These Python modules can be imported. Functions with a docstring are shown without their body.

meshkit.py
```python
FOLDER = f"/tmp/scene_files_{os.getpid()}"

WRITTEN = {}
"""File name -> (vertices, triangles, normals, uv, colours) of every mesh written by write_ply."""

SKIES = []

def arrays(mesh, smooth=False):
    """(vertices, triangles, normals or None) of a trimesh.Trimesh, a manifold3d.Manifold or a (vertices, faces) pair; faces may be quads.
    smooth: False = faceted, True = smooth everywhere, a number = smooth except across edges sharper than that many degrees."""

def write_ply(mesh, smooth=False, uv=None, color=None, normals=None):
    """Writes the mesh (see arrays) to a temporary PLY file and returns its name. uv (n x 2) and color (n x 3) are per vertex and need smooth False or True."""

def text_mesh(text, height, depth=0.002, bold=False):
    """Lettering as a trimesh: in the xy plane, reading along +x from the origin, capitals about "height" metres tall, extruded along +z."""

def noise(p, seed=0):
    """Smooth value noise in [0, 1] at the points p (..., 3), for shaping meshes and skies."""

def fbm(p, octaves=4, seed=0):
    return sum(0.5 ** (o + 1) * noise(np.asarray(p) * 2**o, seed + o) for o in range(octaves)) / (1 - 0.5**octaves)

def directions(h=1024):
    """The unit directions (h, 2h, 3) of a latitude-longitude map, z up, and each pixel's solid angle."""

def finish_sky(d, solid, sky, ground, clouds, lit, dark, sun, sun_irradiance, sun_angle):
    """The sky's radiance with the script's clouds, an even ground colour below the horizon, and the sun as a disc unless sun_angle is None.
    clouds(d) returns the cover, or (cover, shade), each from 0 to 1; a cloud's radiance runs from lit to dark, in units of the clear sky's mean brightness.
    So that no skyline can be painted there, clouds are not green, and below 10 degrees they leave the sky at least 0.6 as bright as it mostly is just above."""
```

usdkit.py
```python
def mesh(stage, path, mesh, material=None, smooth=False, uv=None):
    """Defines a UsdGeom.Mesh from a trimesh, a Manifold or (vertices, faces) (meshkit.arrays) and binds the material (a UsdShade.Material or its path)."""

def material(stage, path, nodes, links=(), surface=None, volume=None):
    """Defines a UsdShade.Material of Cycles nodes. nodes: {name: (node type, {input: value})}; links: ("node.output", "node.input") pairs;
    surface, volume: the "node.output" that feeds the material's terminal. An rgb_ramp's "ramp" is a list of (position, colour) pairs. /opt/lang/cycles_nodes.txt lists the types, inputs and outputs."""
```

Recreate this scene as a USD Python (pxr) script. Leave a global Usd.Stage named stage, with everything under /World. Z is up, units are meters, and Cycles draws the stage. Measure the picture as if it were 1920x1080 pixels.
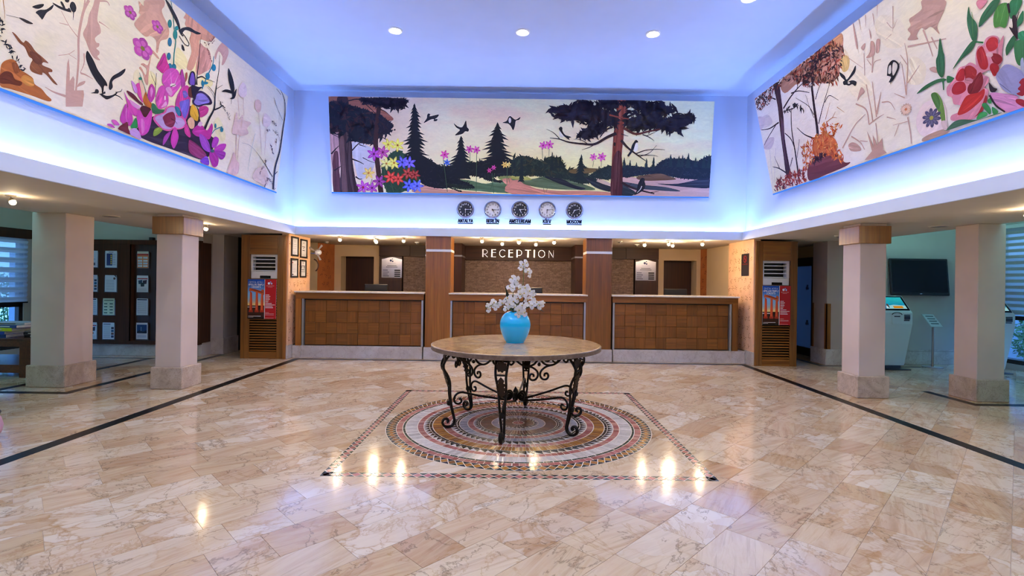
import math, random
import numpy as np, trimesh, usdkit, meshkit
from shapely.geometry import Polygon, box as sbox, Point, MultiPolygon
from shapely import affinity
from pxr import Usd, UsdGeom, Sdf, Gf, UsdLux, Vt

random.seed(7); RNG = np.random.default_rng(11)
PI = math.pi
stage = Usd.Stage.CreateInMemory()
UsdGeom.SetStageUpAxis(stage, UsdGeom.Tokens.z); UsdGeom.SetStageMetersPerUnit(stage, 1.0)
UsdGeom.Xform.Define(stage, '/World'); UsdGeom.Scope.Define(stage, '/World/Looks')

# ------------------------------------------------------------------ camera, sky, light levels, exposure
EYE, FPX, ROLL = 1.40, 943.0, 0.0131            # eye height (m), focal length in pixels of a 1920 wide frame, roll
cam = UsdGeom.Camera.Define(stage, '/World/camera')
cam.CreateHorizontalApertureAttr(36.0); cam.CreateVerticalApertureAttr(20.25)
cam.CreateFocalLengthAttr(FPX / 1920 * 36.0)
cam.CreateHorizontalApertureOffsetAttr(-7 / 1920 * 36.0); cam.CreateVerticalApertureOffsetAttr(-11 / 1920 * 36.0)
cam.CreateClippingRangeAttr(Gf.Vec2f(0.05, 200.0))
_c, _s = math.cos(ROLL), math.sin(ROLL)
cam.AddTransformOp().Set(Gf.Matrix4d(_c, 0, _s, 0, -_s, 0, _c, 0, 0, -1, 0, 0, 0, 0, EYE, 1))
cam.CreateExposureAttr(0.0)
sky = UsdLux.DomeLight.Define(stage, '/World/dusk_sky')
sky.CreateColorAttr(Gf.Vec3f(0.16, 0.42, 1.0)); sky.CreateIntensityAttr(1.35)
LED_COLOR, LED_LEVEL = (0.20, 0.39, 1.0), 94.0     # strips hidden behind the ledge round the hall
EDGE_COLOR, EDGE_LEVEL = (0.07, 0.27, 1.0), 0.95   # added glow imitating ledge light on the lower mural edges
DOWN_COLOR, DOWN_LEVEL = (1.0, 0.90, 0.76), 440.0  # round downlights in the high ceiling
SPOT_COLOR, SPOT_LEVEL = (1.0, 0.73, 0.44), 600.0  # small spotlights under the low soffit
COVE_COLOR, COVE_LEVEL = (0.34, 1.0, 0.92), 50.0    # greenish tubes above the soffit's outer edge

# ------------------------------------------------------------------ helpers: names, properties, meshes
used = {}
def numbered(parent, name):
    k = used.setdefault((parent, name), -1) + 1; used[(parent, name)] = k
    return f'{parent}/{name}' if k == 0 else f'{parent}/{name}_{k:03d}'
def props(p, label=None, cat=None, group=None, kind=None):
    for k, v in (('label', label), ('category', cat), ('group', group), ('kind', kind)):
        if v: p.SetCustomDataByKey(k, v)
    return p
def path_of(p): return '/World' if p is None else (p if isinstance(p, str) else str(p.GetPath()))
def obj(name, mesh, m, parent=None, smooth=False, label=None, cat=None, group=None, kind=None, vert=None):
    if isinstance(mesh, MB): mesh = mesh.done()
    u = usdkit.mesh(stage, numbered(path_of(parent), name), mesh, m, smooth)
    for k, v in (vert or {}).items():
        UsdGeom.PrimvarsAPI(u).CreatePrimvar(k, Sdf.ValueTypeNames.Color3fArray, 'vertex').Set(Vt.Vec3fArray.FromNumpy(np.asarray(v, np.float32)))
    return props(u.GetPrim(), label, cat, group, kind)
def thing(name, label, cat, loc=(0, 0, 0), rotz=0, group=None, kind=None):
    x = UsdGeom.Xform.Define(stage, numbered('/World', name))
    x.AddTranslateOp().Set(Gf.Vec3d(*map(float, loc)))
    if rotz: x.AddRotateZOp().Set(float(rotz))
    return props(x.GetPrim(), label, cat, group, kind)
def dup(root, label, loc, rotz=0, group=None):
    was = root.GetCustomData()
    r = thing(root.GetName().rstrip('0123456789').rstrip('_'), label, was['category'], loc, rotz, group or was.get('group'))
    r.GetReferences().AddInternalReference(root.GetPath()); r.SetInstanceable(True)
    return r

_sg = np.array([[x, y, z] for x in (-1, 1) for y in (-1, 1) for z in (-1, 1)], float)
def _cpts(h, c):
    out = []
    for s in _sg:
        for k in range(3):
            p = s * h
            for j in range(3):
                if j != k: p[j] -= s[j] * c
            out.append(p)
    return np.array(out)
_hull = trimesh.convex.convex_hull(_cpts(np.array([1., 1.1, 1.2]), .2))
_map = [int(np.argmin(np.linalg.norm(_cpts(np.array([1., 1.1, 1.2]), .2) - v, axis=1))) for v in _hull.vertices]
_CF = np.array(_map)[_hull.faces]
_BF = trimesh.creation.box((1, 1, 1)); _BFf, _BFv = np.array(_BF.faces), np.array(_BF.vertices)

class MB:
    """collects shapes that make up one mesh"""
    def __init__(s): s.v, s.f, s.n = [], [], 0
    def add(s, v, f):
        v = np.asarray(v, float); s.v.append(v); s.f.append(np.asarray(f, int) + s.n); s.n += len(v); return s
    def mesh(s, m, M=None):
        v = np.array(m.vertices)
        if M is not None: v = v @ M[:3, :3].T + M[:3, 3]
        return s.add(v, m.faces)
    def box(s, x0, x1, y0, y1, z0, z1, c=0.0):
        x0, x1 = min(x0, x1), max(x0, x1); y0, y1 = min(y0, y1), max(y0, y1); z0, z1 = min(z0, z1), max(z0, z1)
        h = np.array([x1 - x0, y1 - y0, z1 - z0]) / 2; o = np.array([x0 + x1, y0 + y1, z0 + z1]) / 2
        if c and h.min() > c: return s.add(_cpts(h, c) + o, _CF)
        return s.add(_BFv * 2 * h + o, _BFf)
    def tube(s, pts, r, n=7, caps=True):
        p = np.asarray(pts, float); r = np.broadcast_to(np.asarray(r, float), (len(p),))
        t = np.gradient(p, axis=0); t /= np.maximum(np.linalg.norm(t, axis=1, keepdims=True), 1e-9)
        up = np.array([0, 0, 1.0]) if abs(t[0][2]) < .9 else np.array([1.0, 0, 0])
        a = np.cross(t[0], up); a /= np.linalg.norm(a); V = []
        th = np.arange(n) * 2 * PI / n
        for i in range(len(p)):
            a = a - t[i] * (a @ t[i]); a /= max(np.linalg.norm(a), 1e-9); b = np.cross(t[i], a)
            V.append(p[i] + r[i] * (np.cos(th)[:, None] * a + np.sin(th)[:, None] * b))
        V = np.vstack(V); F = []
        for i in range(len(p) - 1):
            for j in range(n):
                q, w = i * n + j, i * n + (j + 1) % n
                F += [[q, w, w + n], [q, w + n, q + n]]
        if caps:
            V = np.vstack([V, p[0], p[-1]]); k = len(p) * n
            for j in range(n):
                F += [[k, (j + 1) % n, j], [k + 1, (len(p) - 1) * n + j, (len(p) - 1) * n + (j + 1) % n]]
        return s.add(V, F)
    def lathe(s, prof, n=32, o=(0, 0, 0)):
        prof = np.asarray(prof, float); th = np.arange(n) * 2 * PI / n; V, F = [], []
        for r, z in prof: V.append(np.c_[r * np.cos(th), r * np.sin(th), np.full(n, z)])
        V = np.vstack(V) + np.asarray(o, float)
        for i in range(len(prof) - 1):
            for j in range(n):
                q, w = i * n + j, i * n + (j + 1) % n
                F += [[q, w, w + n], [q, w + n, q + n]]
        return s.add(V, F)
    def prism(s, poly, d, M=None):
        """shapely polygon (or points) pushed d along +z, then moved by M"""
        if not hasattr(poly, 'exterior') and not hasattr(poly, 'geoms'): poly = Polygon(poly)
        if not poly.is_valid: poly = poly.buffer(0)
        for g in getattr(poly, 'geoms', [poly]):
            if g.area > 1e-9: s.mesh(trimesh.creation.extrude_polygon(g, d, engine='earcut'), M)
        return s
    def move(s, M):
        s.v = [v @ M[:3, :3].T + M[:3, 3] for v in s.v]; return s
    def done(s): return (np.vstack(s.v), np.vstack(s.f))

def frame(o, x, y):
    """4 x 4 with local x, y along the given directions"""
    x = np.asarray(x, float); x /= np.linalg.norm(x); y = np.asarray(y, float); y -= x * (x @ y); y /= np.linalg.norm(y)
    M = np.eye(4); M[:3, 0], M[:3, 1], M[:3, 2], M[:3, 3] = x, y, np.cross(x, y), o
    return M
def front(x, y, z): return frame((x, y, z), (1, 0, 0), (0, 0, 1))      # on a wall that faces the camera
def on_left(y, z, x): return frame((x, y, z), (0, 1, 0), (0, 0, 1))    # on a wall that faces +x
def on_right(y, z, x): return frame((x, y, z), (0, -1, 0), (0, 0, 1))  # on a wall that faces -x

# ------------------------------------------------------------------ materials
def lin(h): 
    c = np.array([int(h[i:i + 2], 16) for i in (0, 2, 4)]) / 255
    return tuple(np.where(c <= .04045, c / 12.92, ((c + .055) / 1.055) ** 2.4))
def M_(name, nodes, links, surface='p.BSDF'): return usdkit.material(stage, '/World/Looks/' + name, nodes, links, surface=surface)
def pbr(name, col, rough=.5, metal=0, **kw):
    col = lin(col) if isinstance(col, str) else col
    return M_(name, {'p': ('principled_bsdf', dict(base_color=col, roughness=rough, metallic=metal, **kw))}, [])
def emit(name, col, k): return M_(name, {'e': ('emission', dict(color=col, strength=k))}, [], 'e.emission')
def wood(name, dark, light, grain='z', rough=.34, vary=.25, sc=1.0):
    s = {'z': (26, 26, 1.1), 'x': (1.1, 26, 26), 'y': (26, 1.1, 26)}[grain]
    return M_(name, {'g': ('geometry', {}), 'oi': ('object_info', {}), 'off': ('vector_math', dict(math_type='scale', scale=7.0)),
        'ad': ('vector_math', dict(math_type='add')), 'm': ('mapping', dict(scale=tuple(v * sc for v in s))),
        'n': ('noise_texture', dict(scale=1.0, detail=5, roughness=.62, distortion=.5)), 'n2': ('noise_texture', dict(scale=3.6, detail=2)),
        'r': ('rgb_ramp', {'ramp': [(.25, lin(dark)), (.5, tuple((np.array(lin(dark)) + np.array(lin(light))) / 2)), (.75, lin(light))]}),
        'mr': ('map_range', dict(to_min=1 - vary, to_max=1 + vary)), 'h': ('hsv', {}), 'mx': ('mix_color', dict(blend_type='multiply', fac=.25)),
        'b': ('bump', dict(strength=.06, distance=.002)), 'p': ('principled_bsdf', dict(roughness=rough, coat_weight=.15 if rough < .5 else 0.0, coat_roughness=.2))},
        [('g.position', 'ad.vector1'), ('oi.location', 'off.vector1'), ('off.vector', 'ad.vector2'), ('ad.vector', 'm.vector'), ('m.vector', 'n.vector'), ('m.vector', 'n2.vector'),
         ('n.fac', 'r.fac'), ('oi.random', 'mr.value'), ('mr.result', 'h.value'), ('r.color', 'mx.a'), ('n2.color', 'mx.b'), ('mx.result', 'h.color'), ('h.color', 'p.base_color'),
         ('n.fac', 'b.height'), ('b.normal', 'p.normal')])
def plaster(name, col, rough=.75, amt=.05, sc=2.5, spec=.3):
    c = np.array(lin(col))
    return M_(name, {'g': ('geometry', {}), 'n': ('noise_texture', dict(scale=sc, detail=4)), 'n2': ('noise_texture', dict(scale=220.0, detail=2)),
        'r': ('rgb_ramp', {'ramp': [(.3, tuple(c * (1 - amt))), (.7, tuple(np.minimum(c * (1 + amt), 1)))]}), 'b': ('bump', dict(strength=.05, distance=.001)),
        'p': ('principled_bsdf', dict(roughness=rough, specular_ior_level=spec))},
        [('g.position', 'n.vector'), ('g.position', 'n2.vector'), ('n.fac', 'r.fac'), ('r.color', 'p.base_color'), ('n2.fac', 'b.height'), ('b.normal', 'p.normal')])
def stone(name, cols, rough=.3, sc=2.0, vein='7a6450', vfac=.5, coat=0.0, spec=.5):
    cols = [lin(c) for c in cols]
    return M_(name, {'g': ('geometry', {}), 'n': ('noise_texture', dict(scale=sc, detail=6, roughness=.6, distortion=1.2)), 'n3': ('noise_texture', dict(scale=sc * 3, detail=3)),
        'r': ('rgb_ramp', {'ramp': [(.28 + .44 * i / (len(cols) - 1), c) for i, c in enumerate(cols)]}),
        'w': ('vector_math', dict(math_type='scale', scale=.25)), 'a': ('vector_math', dict(math_type='add')),
        'v': ('voronoi_texture', dict(feature='distance_to_edge', scale=sc * 2.2)), 'vr': ('rgb_ramp', {'ramp': [(0, (vfac,) * 3), (.02, (vfac * .4,) * 3), (.05, (0, 0, 0))]}),
        'mx': ('mix_color', dict(b=lin(vein))), 'p': ('principled_bsdf', dict(roughness=rough, coat_weight=coat, coat_roughness=.05, specular_ior_level=spec))},
        [('g.position', 'n.vector'), ('n.fac', 'r.fac'), ('g.position', 'n3.vector'), ('n3.color', 'w.vector1'), ('g.position', 'a.vector1'), ('w.vector', 'a.vector2'), ('a.vector', 'v.vector'),
         ('v.distance', 'vr.fac'), ('vr.color', 'mx.fac'), ('r.color', 'mx.a'), ('mx.result', 'p.base_color')])

# polished breccia floor: each piece carries three random numbers in "tile"
def floor_marble(name):
    R = lambda *st: {'ramp': [(a, lin(b)) for a, b in st]}
    G = lambda *st: {'ramp': [(a, (b, b, b)) for a, b in st]}
    N = {'g': ('geometry', {}), 't': ('attribute', {'attribute': 'tile'}), 'ts': ('separate_xyz', {}), 'of': ('vector_math', dict(math_type='scale', scale=41.0)),
        'ad': ('vector_math', dict(math_type='add')), 'ang': ('map_range', dict(to_min=-1.15, to_max=-.42)), 'rot': ('vector_rotate', dict(rotate_type='z_axis')),
        # strata along the piece
        'mp': ('mapping', dict(scale=(1.1, 8.5, 1.0))), 'n': ('noise_texture', dict(scale=1.0, detail=7, roughness=.62, distortion=.9)),
        'r': ('rgb_ramp', R((.26, 'a07848'), (.37, 'c09a70'), (.45, 'd2b694'), (.53, 'e1cdaa'), (.60, 'd4b992'), (.68, 'c0987a'), (.80, 'ae8460'))),
        'tone': ('rgb_ramp', R((0, 'bd9868'), (.15, 'dfcdb0'), (.34, 'd0b496'), (.5, 'b48a62'), (.62, 'e4d4b8'), (.8, 'c29c70'), (1, 'e8dac0'))), 'mx': ('mix_color', dict(fac=.58)),
        'mpl': ('mapping', dict(scale=(2.0, 34.0, 1.0))), 'nl': ('noise_texture', dict(scale=1.0, detail=3, distortion=.6)), 'nlr': ('rgb_ramp', G((.56, 0), (.66, .26), (.72, 0))), 'ml': ('mix_color', dict(b=lin('8e6c4c'))),
        # breccia: pale rounded lumps in an ochre ground, on some pieces
        'wn': ('noise_texture', dict(scale=2.6, detail=5, roughness=.6)), 'wv': ('vector_math', dict(math_type='scale', scale=.34)), 'wa': ('vector_math', dict(math_type='add')),
        'mp2': ('mapping', dict(scale=(.8, 1.5, 1.0))), 'v': ('voronoi_texture', dict(feature='distance_to_edge', scale=6.5)), 'vc': ('voronoi_texture', dict(scale=6.5)), 'vcs': ('separate_color', {}),
        'lr': ('rgb_ramp', G((0, .8), (.02, .5), (.07, .12), (.16, 0))), 'sel': ('map_range', dict(from_min=.52, from_max=.75, to_min=.06, to_max=.9, clamp=True)), 'am': ('math', dict(math_type='multiply')),
        'n5': ('noise_texture', dict(scale=2.1, detail=4)), 'n5r': ('map_range', dict(from_min=.40, from_max=.60, clamp=True)), 'am2': ('math', dict(math_type='multiply')), 'mv': ('mix_color', dict(b=lin('b28a58'))),
        'lum': ('math', dict(math_type='multiply')), 'lumx': ('mix_color', dict(b=lin('e9deca'))),
        # wandering cracks and ochre seams
        'cn': ('noise_texture', dict(scale=1.35, detail=7, roughness=.6, distortion=.5)), 'cs': ('math', dict(math_type='subtract', value2=.5)), 'ca': ('math', dict(math_type='absolute')), 'cr': ('rgb_ramp', G((0, .6), (.003, .4), (.006, 0))), 'mc': ('mix_color', dict(b=lin('6e5946'))),
        'off2': ('vector_math', dict(math_type='add', vector2=(17.3, 5.1, 2.2))), 'on': ('noise_texture', dict(scale=1.1, detail=8, roughness=.66, distortion=1.2)), 'os': ('math', dict(math_type='subtract', value2=.52)), 'oa': ('math', dict(math_type='absolute')), 'orr': ('rgb_ramp', G((0, .42), (.006, .22), (.016, 0))), 'mo': ('mix_color', dict(b=lin('a5793e'))),
        'dim': ('hsv', dict(value=.9)), 'rn': ('noise_texture', dict(scale=14.0, detail=3)), 'rr': ('map_range', dict(to_min=.075, to_max=.15)), 'p': ('principled_bsdf', dict(specular_ior_level=.42))}
    L = 't.vector of.vector1,t.vector ts.vector,g.position ad.vector1,of.vector ad.vector2,ts.y ang.value,ad.vector rot.vector,ang.result rot.angle,rot.vector mp.vector,mp.vector n.vector,n.fac r.fac,ts.x tone.fac,r.color mx.a,tone.color mx.b,rot.vector mpl.vector,mpl.vector nl.vector,nl.fac nlr.fac,nlr.color ml.fac,mx.result ml.a,rot.vector wn.vector,wn.color wv.vector1,rot.vector wa.vector1,wv.vector wa.vector2,wa.vector mp2.vector,mp2.vector v.vector,mp2.vector vc.vector,vc.color vcs.color,vcs.r lum.value1,sel.result lum.value2,lum.value lumx.fac,ml.result lumx.a,v.distance lr.fac,ts.z sel.value,lr.color am.value1,sel.result am.value2,rot.vector n5.vector,n5.fac n5r.value,am.value am2.value1,n5r.result am2.value2,am2.value mv.fac,lumx.result mv.a,rot.vector off2.vector1,off2.vector on.vector,on.fac os.value1,os.value oa.value1,oa.value orr.fac,orr.color mo.fac,mv.result mo.a,rot.vector cn.vector,cn.fac cs.value1,cs.value ca.value1,ca.value cr.fac,cr.color mc.fac,mo.result mc.a,mc.result dim.color,dim.color p.base_color,g.position rn.vector,rn.fac rr.value,rr.result p.roughness'
    return M_(name, N, [tuple(x.split()) for x in L.split(',')])
FLOOR = floor_marble('floor_marble')
PAINT = M_('painted_surface', {'a': ('attribute', {'attribute': 'paint'}), 'g': ('geometry', {}), 'm': ('mapping', dict(scale=(9, 9, 28))), 'n': ('noise_texture', dict(scale=1.0, detail=5, roughness=.65, distortion=1.2)), 'mr': ('map_range', dict(from_min=.25, from_max=.75, to_min=.91, to_max=1.08)), 'h': ('hsv', {}),
    'p': ('principled_bsdf', dict(roughness=.55, specular_ior_level=.25))}, [('g.position', 'm.vector'), ('m.vector', 'n.vector'), ('n.fac', 'mr.value'), ('mr.result', 'h.value'), ('a.color', 'h.color'), ('h.color', 'p.base_color')])
PRINT = M_('glossy_print', {'a': ('attribute', {'attribute': 'paint'}), 'p': ('principled_bsdf', dict(roughness=.3))}, [('a.color', 'p.base_color')])
SCREEN = M_('lit_screen', {'a': ('attribute', {'attribute': 'paint'}), 'e': ('emission', dict(strength=.8))}, [('a.color', 'e.color')], 'e.emission')
TESS = M_('mosaic_stone', {'a': ('attribute', {'attribute': 'paint'}), 'g': ('geometry', {}), 'n': ('noise_texture', dict(scale=30.0, detail=3)), 'mr': ('map_range', dict(to_min=.7, to_max=1.25)), 'h': ('hsv', {}),
    'p': ('principled_bsdf', dict(roughness=.16))}, [('g.position', 'n.vector'), ('n.fac', 'mr.value'), ('mr.result', 'h.value'), ('a.color', 'h.color'), ('h.color', 'p.base_color')])
WHITE = plaster('white_plaster', 'd0ddf2', amt=.02)
SOFF = plaster('soffit_paint', 'cfc6bc', amt=.03)
PINKWALL = plaster('column_plaster', 'cfc0b8', amt=.05)
CREAM = plaster('cream_wall', 'd8bf9a', amt=.03)
GREYWALL = plaster('grey_wall', 'c4bcb4', amt=.04)
GROUT = plaster('grout', 'c9b9a4', amt=.08, sc=9)
MGROUT = plaster('mosaic_grout', 'd8ccb8', amt=.08, sc=9)
BLACKSTONE = stone('black_granite', ['08080a', '101013', '151518'], rough=.3, sc=14, vein='2c2c30', vfac=.3, spec=.18)
SKIRT = stone('pale_skirting_marble', ['b8aaa0', 'cabfb6', 'd6cdc6'], rough=.28, sc=3.0, vein='a08c7c', vfac=.5)
COUNTERTOP = stone('counter_marble', ['cfc4ba', 'ddd4cb', 'e6dfd8'], rough=.2, sc=3.0, vein='b09c8a', vfac=.4)
TABLETOP = stone('table_marble', ['96703e', 'b68f5c', 'c9a873', 'ae8650'], rough=.13, sc=3.2, vein='6a4e34', vfac=.55)
TABLERIM = stone('table_rim_marble', ['5c4a38', '7a6650', '8a7660'], rough=.4, sc=9, vein='463626', vfac=.6)
OAK = wood('oak_veneer', '6e3f12', 'a86a28', 'z'); OAKX = wood('oak_veneer_level', '6e3f12', 'a86a28', 'x'); OAKY = wood('oak_veneer_deep', '6e3f12', 'a86a28', 'y')
OAK2 = wood('oak_panel_upright', '64390f', '965c22', 'z', vary=.16); OAK2X = wood('oak_panel_level', '6a3e12', '9e6226', 'x', vary=.16)
DARKWOOD = wood('dark_wood', '30150b', '4a2410', 'z', rough=.45, vary=.1); DARKX = wood('dark_wood_level', '32160b', '4e2611', 'x', rough=.5, vary=.1)
BOARDWOOD = wood('board_wood', '3c1c0a', '562c12', 'z', rough=.9, vary=.1)
IRON = pbr('wrought_iron', (.012, .011, .010), .45, .6)
BRONZE = pbr('dark_bronze', (.035, .022, .013), .5, .6)
CHROME = pbr('chrome', (.78, .8, .84), .12, 1.0)
LETTER = pbr('letter_chrome', (.86, .87, .9), .3, 1.0)
STEEL = pbr('brushed_steel', (.56, .55, .57), .28, 1.0, anisotropic=.6)
ALU = pbr('aluminium_strip', (.52, .53, .56), .35, .8)
BLACK = pbr('black_plastic', (.01, .01, .012), .35)
BLACKGLOSS = pbr('black_gloss', (.004, .004, .006), .12, specular_ior_level=.25)
WHITEPL = pbr('white_plastic', (.72, .72, .72), .35)
KIOSK = pbr('kiosk_shell', (.55, .6, .62), .35)
GLASS = M_('window_glass', {'t': ('transparent_bsdf', dict(color=(.93, .95, .96))), 'g': ('glossy_bsdf', dict(roughness=.02)), 'm': ('mix_closure', dict(fac=.07))}, [('t.BSDF', 'm.closure1'), ('g.BSDF', 'm.closure2')], 'm.closure')
LEDM = emit('led_glow', LED_COLOR, LED_LEVEL); EDGEM = emit('imitated_edge_glow', EDGE_COLOR, EDGE_LEVEL)
DOWNM = emit('downlight_glow', DOWN_COLOR, DOWN_LEVEL); SPOTM = emit('spot_glow', SPOT_COLOR, SPOT_LEVEL); SIDEM = emit('side_spot_glow', SPOT_COLOR, SPOT_LEVEL * .4); COVEM = emit('cove_glow', COVE_COLOR, COVE_LEVEL)

# ------------------------------------------------------------------ flat paint and print: coloured shapes laid on a panel
def smooth_closed(p, n=4):
    p = np.asarray(p, float); a, b, c, d = np.roll(p, 1, 0), p, np.roll(p, -1, 0), np.roll(p, -2, 0); out = []
    for i in range(n):
        t = i / n; out.append(.5 * (2 * b + (c - a) * t + (2 * a - 5 * b + 4 * c - d) * t * t + (3 * b - a - 3 * c + d) * t ** 3))
    return np.stack(out, 1).reshape(-1, 2)
def smooth_open(p, n=5):
    p = np.asarray(p, float)
    if len(p) < 3: return np.array([p[0] + (p[-1] - p[0]) * t for t in np.linspace(0, 1, 4)])
    q = np.vstack([2 * p[0] - p[1], p, 2 * p[-1] - p[-2]]); out = []
    for i in range(1, len(q) - 2):
        a, b, c, d = q[i - 1:i + 3]
        for t in np.arange(n) / n: out.append(.5 * (2 * b + (c - a) * t + (2 * a - 5 * b + 4 * c - d) * t * t + (3 * b - a - 3 * c + d) * t ** 3))
    return np.array(out + [p[-1]])
class Paint:
    def __init__(s, w, h, step=6e-5, gain=(1, 1, 1), clip=None):
        s.w, s.h, s.step, s.gain = w, h, step, np.array(gain); s.v, s.f, s.c, s.n, s.k = [], [], [], 0, 1
        s.clip = sbox(0, 0, w, h); s.rng = np.random.default_rng(5)
    def raw(s, v2, f, col):
        v2 = np.asarray(v2, float)
        if len(v2) == 0: return
        v = np.c_[v2, np.full(len(v2), s.k * s.step)]; s.v.append(v); s.f.append(np.asarray(f, int) + s.n); s.n += len(v)
        col = np.broadcast_to(np.asarray(col, float), (len(v), 3)); s.c.append(np.clip(col * s.gain, 0, .92))
    def col(s, h): return np.array(lin(h)) if isinstance(h, str) else np.asarray(h, float)
    def shape(s, g, col, up=1):
        g = g if g.is_valid else g.buffer(0); g = g.intersection(s.clip)
        for q in getattr(g, 'geoms', [g]):
            if q.geom_type == 'Polygon' and q.area > 1e-7:
                v, f = trimesh.creation.triangulate_polygon(q, engine='earcut'); s.raw(v, f, s.col(col))
        s.k += up
    def poly(s, pts, col, sm=False, up=1):
        s.shape(Polygon(smooth_closed(pts) if sm else np.asarray(pts, float)), col, up)
    def rect(s, x0, y0, x1, y1, col): s.shape(sbox(x0, y0, x1, y1), col)
    def stroke(s, pts, w0, w1, col, up=1):
        p = smooth_open(pts); t = np.gradient(p, axis=0); t /= np.maximum(np.linalg.norm(t, axis=1, keepdims=True), 1e-9)
        n = np.c_[-t[:, 1], t[:, 0]]; w = np.linspace(w0, w1, len(p))[:, None] / 2; k = len(p)
        v = np.clip(np.vstack([p + n * w, p - n * w]), (0, 0), (s.w, s.h)); i = np.arange(k - 1)
        s.raw(v, np.vstack([np.c_[i, i + k, i + k + 1], np.c_[i, i + k + 1, i + 1]]), s.col(col)); s.k += up
    def dabs(s, pts, col, amount=1.0):
        """a brushed shape: its flat colour, then lighter and darker dabs of the brush along it"""
        g = Polygon(smooth_closed(pts)); g = g if g.is_valid else g.buffer(0); c = s.col(col); s.shape(g, c)
        if g.area < .0012: return
        r = 2 * g.area / g.length; q = np.array(pts, float); m = q.mean(0); w, V = np.linalg.eigh(np.cov((q - m).T)); ax, ay = V[:, 1], V[:, 0]
        if ax[1] < 0: ax = -ax
        L, B = 2.0 * math.sqrt(max(w[1], 1e-9)), 1.5 * math.sqrt(max(w[0], 1e-9)); n = int(min(14, 4 + g.area * 60))
        for f, k in ((.35, .10), (.75, .16)):
            h = affinity.translate(g.buffer(-f * r), *(ax * r * .15))
            if h.area > 1e-5: s.shape(h.intersection(g), np.clip(c * (1 + k * amount) + .02 * k, 0, 1), .3)
        for i in range(n):
            o = m + ay * s.rng.uniform(-B, B) + ax * s.rng.uniform(-.5, .5) * L; l = L * s.rng.uniform(.3, .75); b = s.rng.uniform(-.06, .06) * L; d = s.rng.uniform(-.32, .42) * amount
            p = smooth_open([o - ax * l, o + ay * b, o + ax * l], 4); wd = np.interp(np.linspace(0, 1, len(p)), [0, .5, 1], [.1, 1, .1]) * r * s.rng.uniform(.07, .2); nn = np.tile(ay, (len(p), 1))
            h = Polygon(np.vstack([p + nn * wd[:, None], (p - nn * wd[:, None])[::-1]])).buffer(0).intersection(g)
            if h.area > 1e-6: s.shape(h, np.clip(c * (1 + d) + max(d, 0) * .05, 0, 1), .05)
        s.k += .5
    def ragged(s, pts, col, step=.035, amp=.045):
        """a dark mass of foliage with a spiky outline"""
        g = Polygon(smooth_closed(pts)).buffer(0); g = max(getattr(g, 'geoms', [g]), key=lambda x: x.area); n = max(12, int(g.length / step)); out = []
        for i in range(n):
            a = g.exterior.interpolate(i / n, True); b = g.exterior.interpolate((i + .5) / n, True); t = np.array([b.x - a.x, b.y - a.y]); t /= max(np.linalg.norm(t), 1e-9); o = np.array([t[1], -t[0]]) * (1 if g.exterior.is_ccw else -1)
            e = s.rng.uniform(-.2, 1) * amp; out += [(a.x, a.y), (b.x + o[0] * e + s.rng.uniform(-.4, .4) * amp, b.y + o[1] * e * .6)]
        h = Polygon(out).buffer(0); s.shape(h, col); c = s.col(col)
        pts2 = []; x0, y0, x1, y1 = g.bounds
        while len(pts2) < min(160, int(g.area * 700)):
            p = (s.rng.uniform(x0, x1), s.rng.uniform(y0, y1))
            if g.contains(Point(p)): pts2.append(p)
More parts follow.
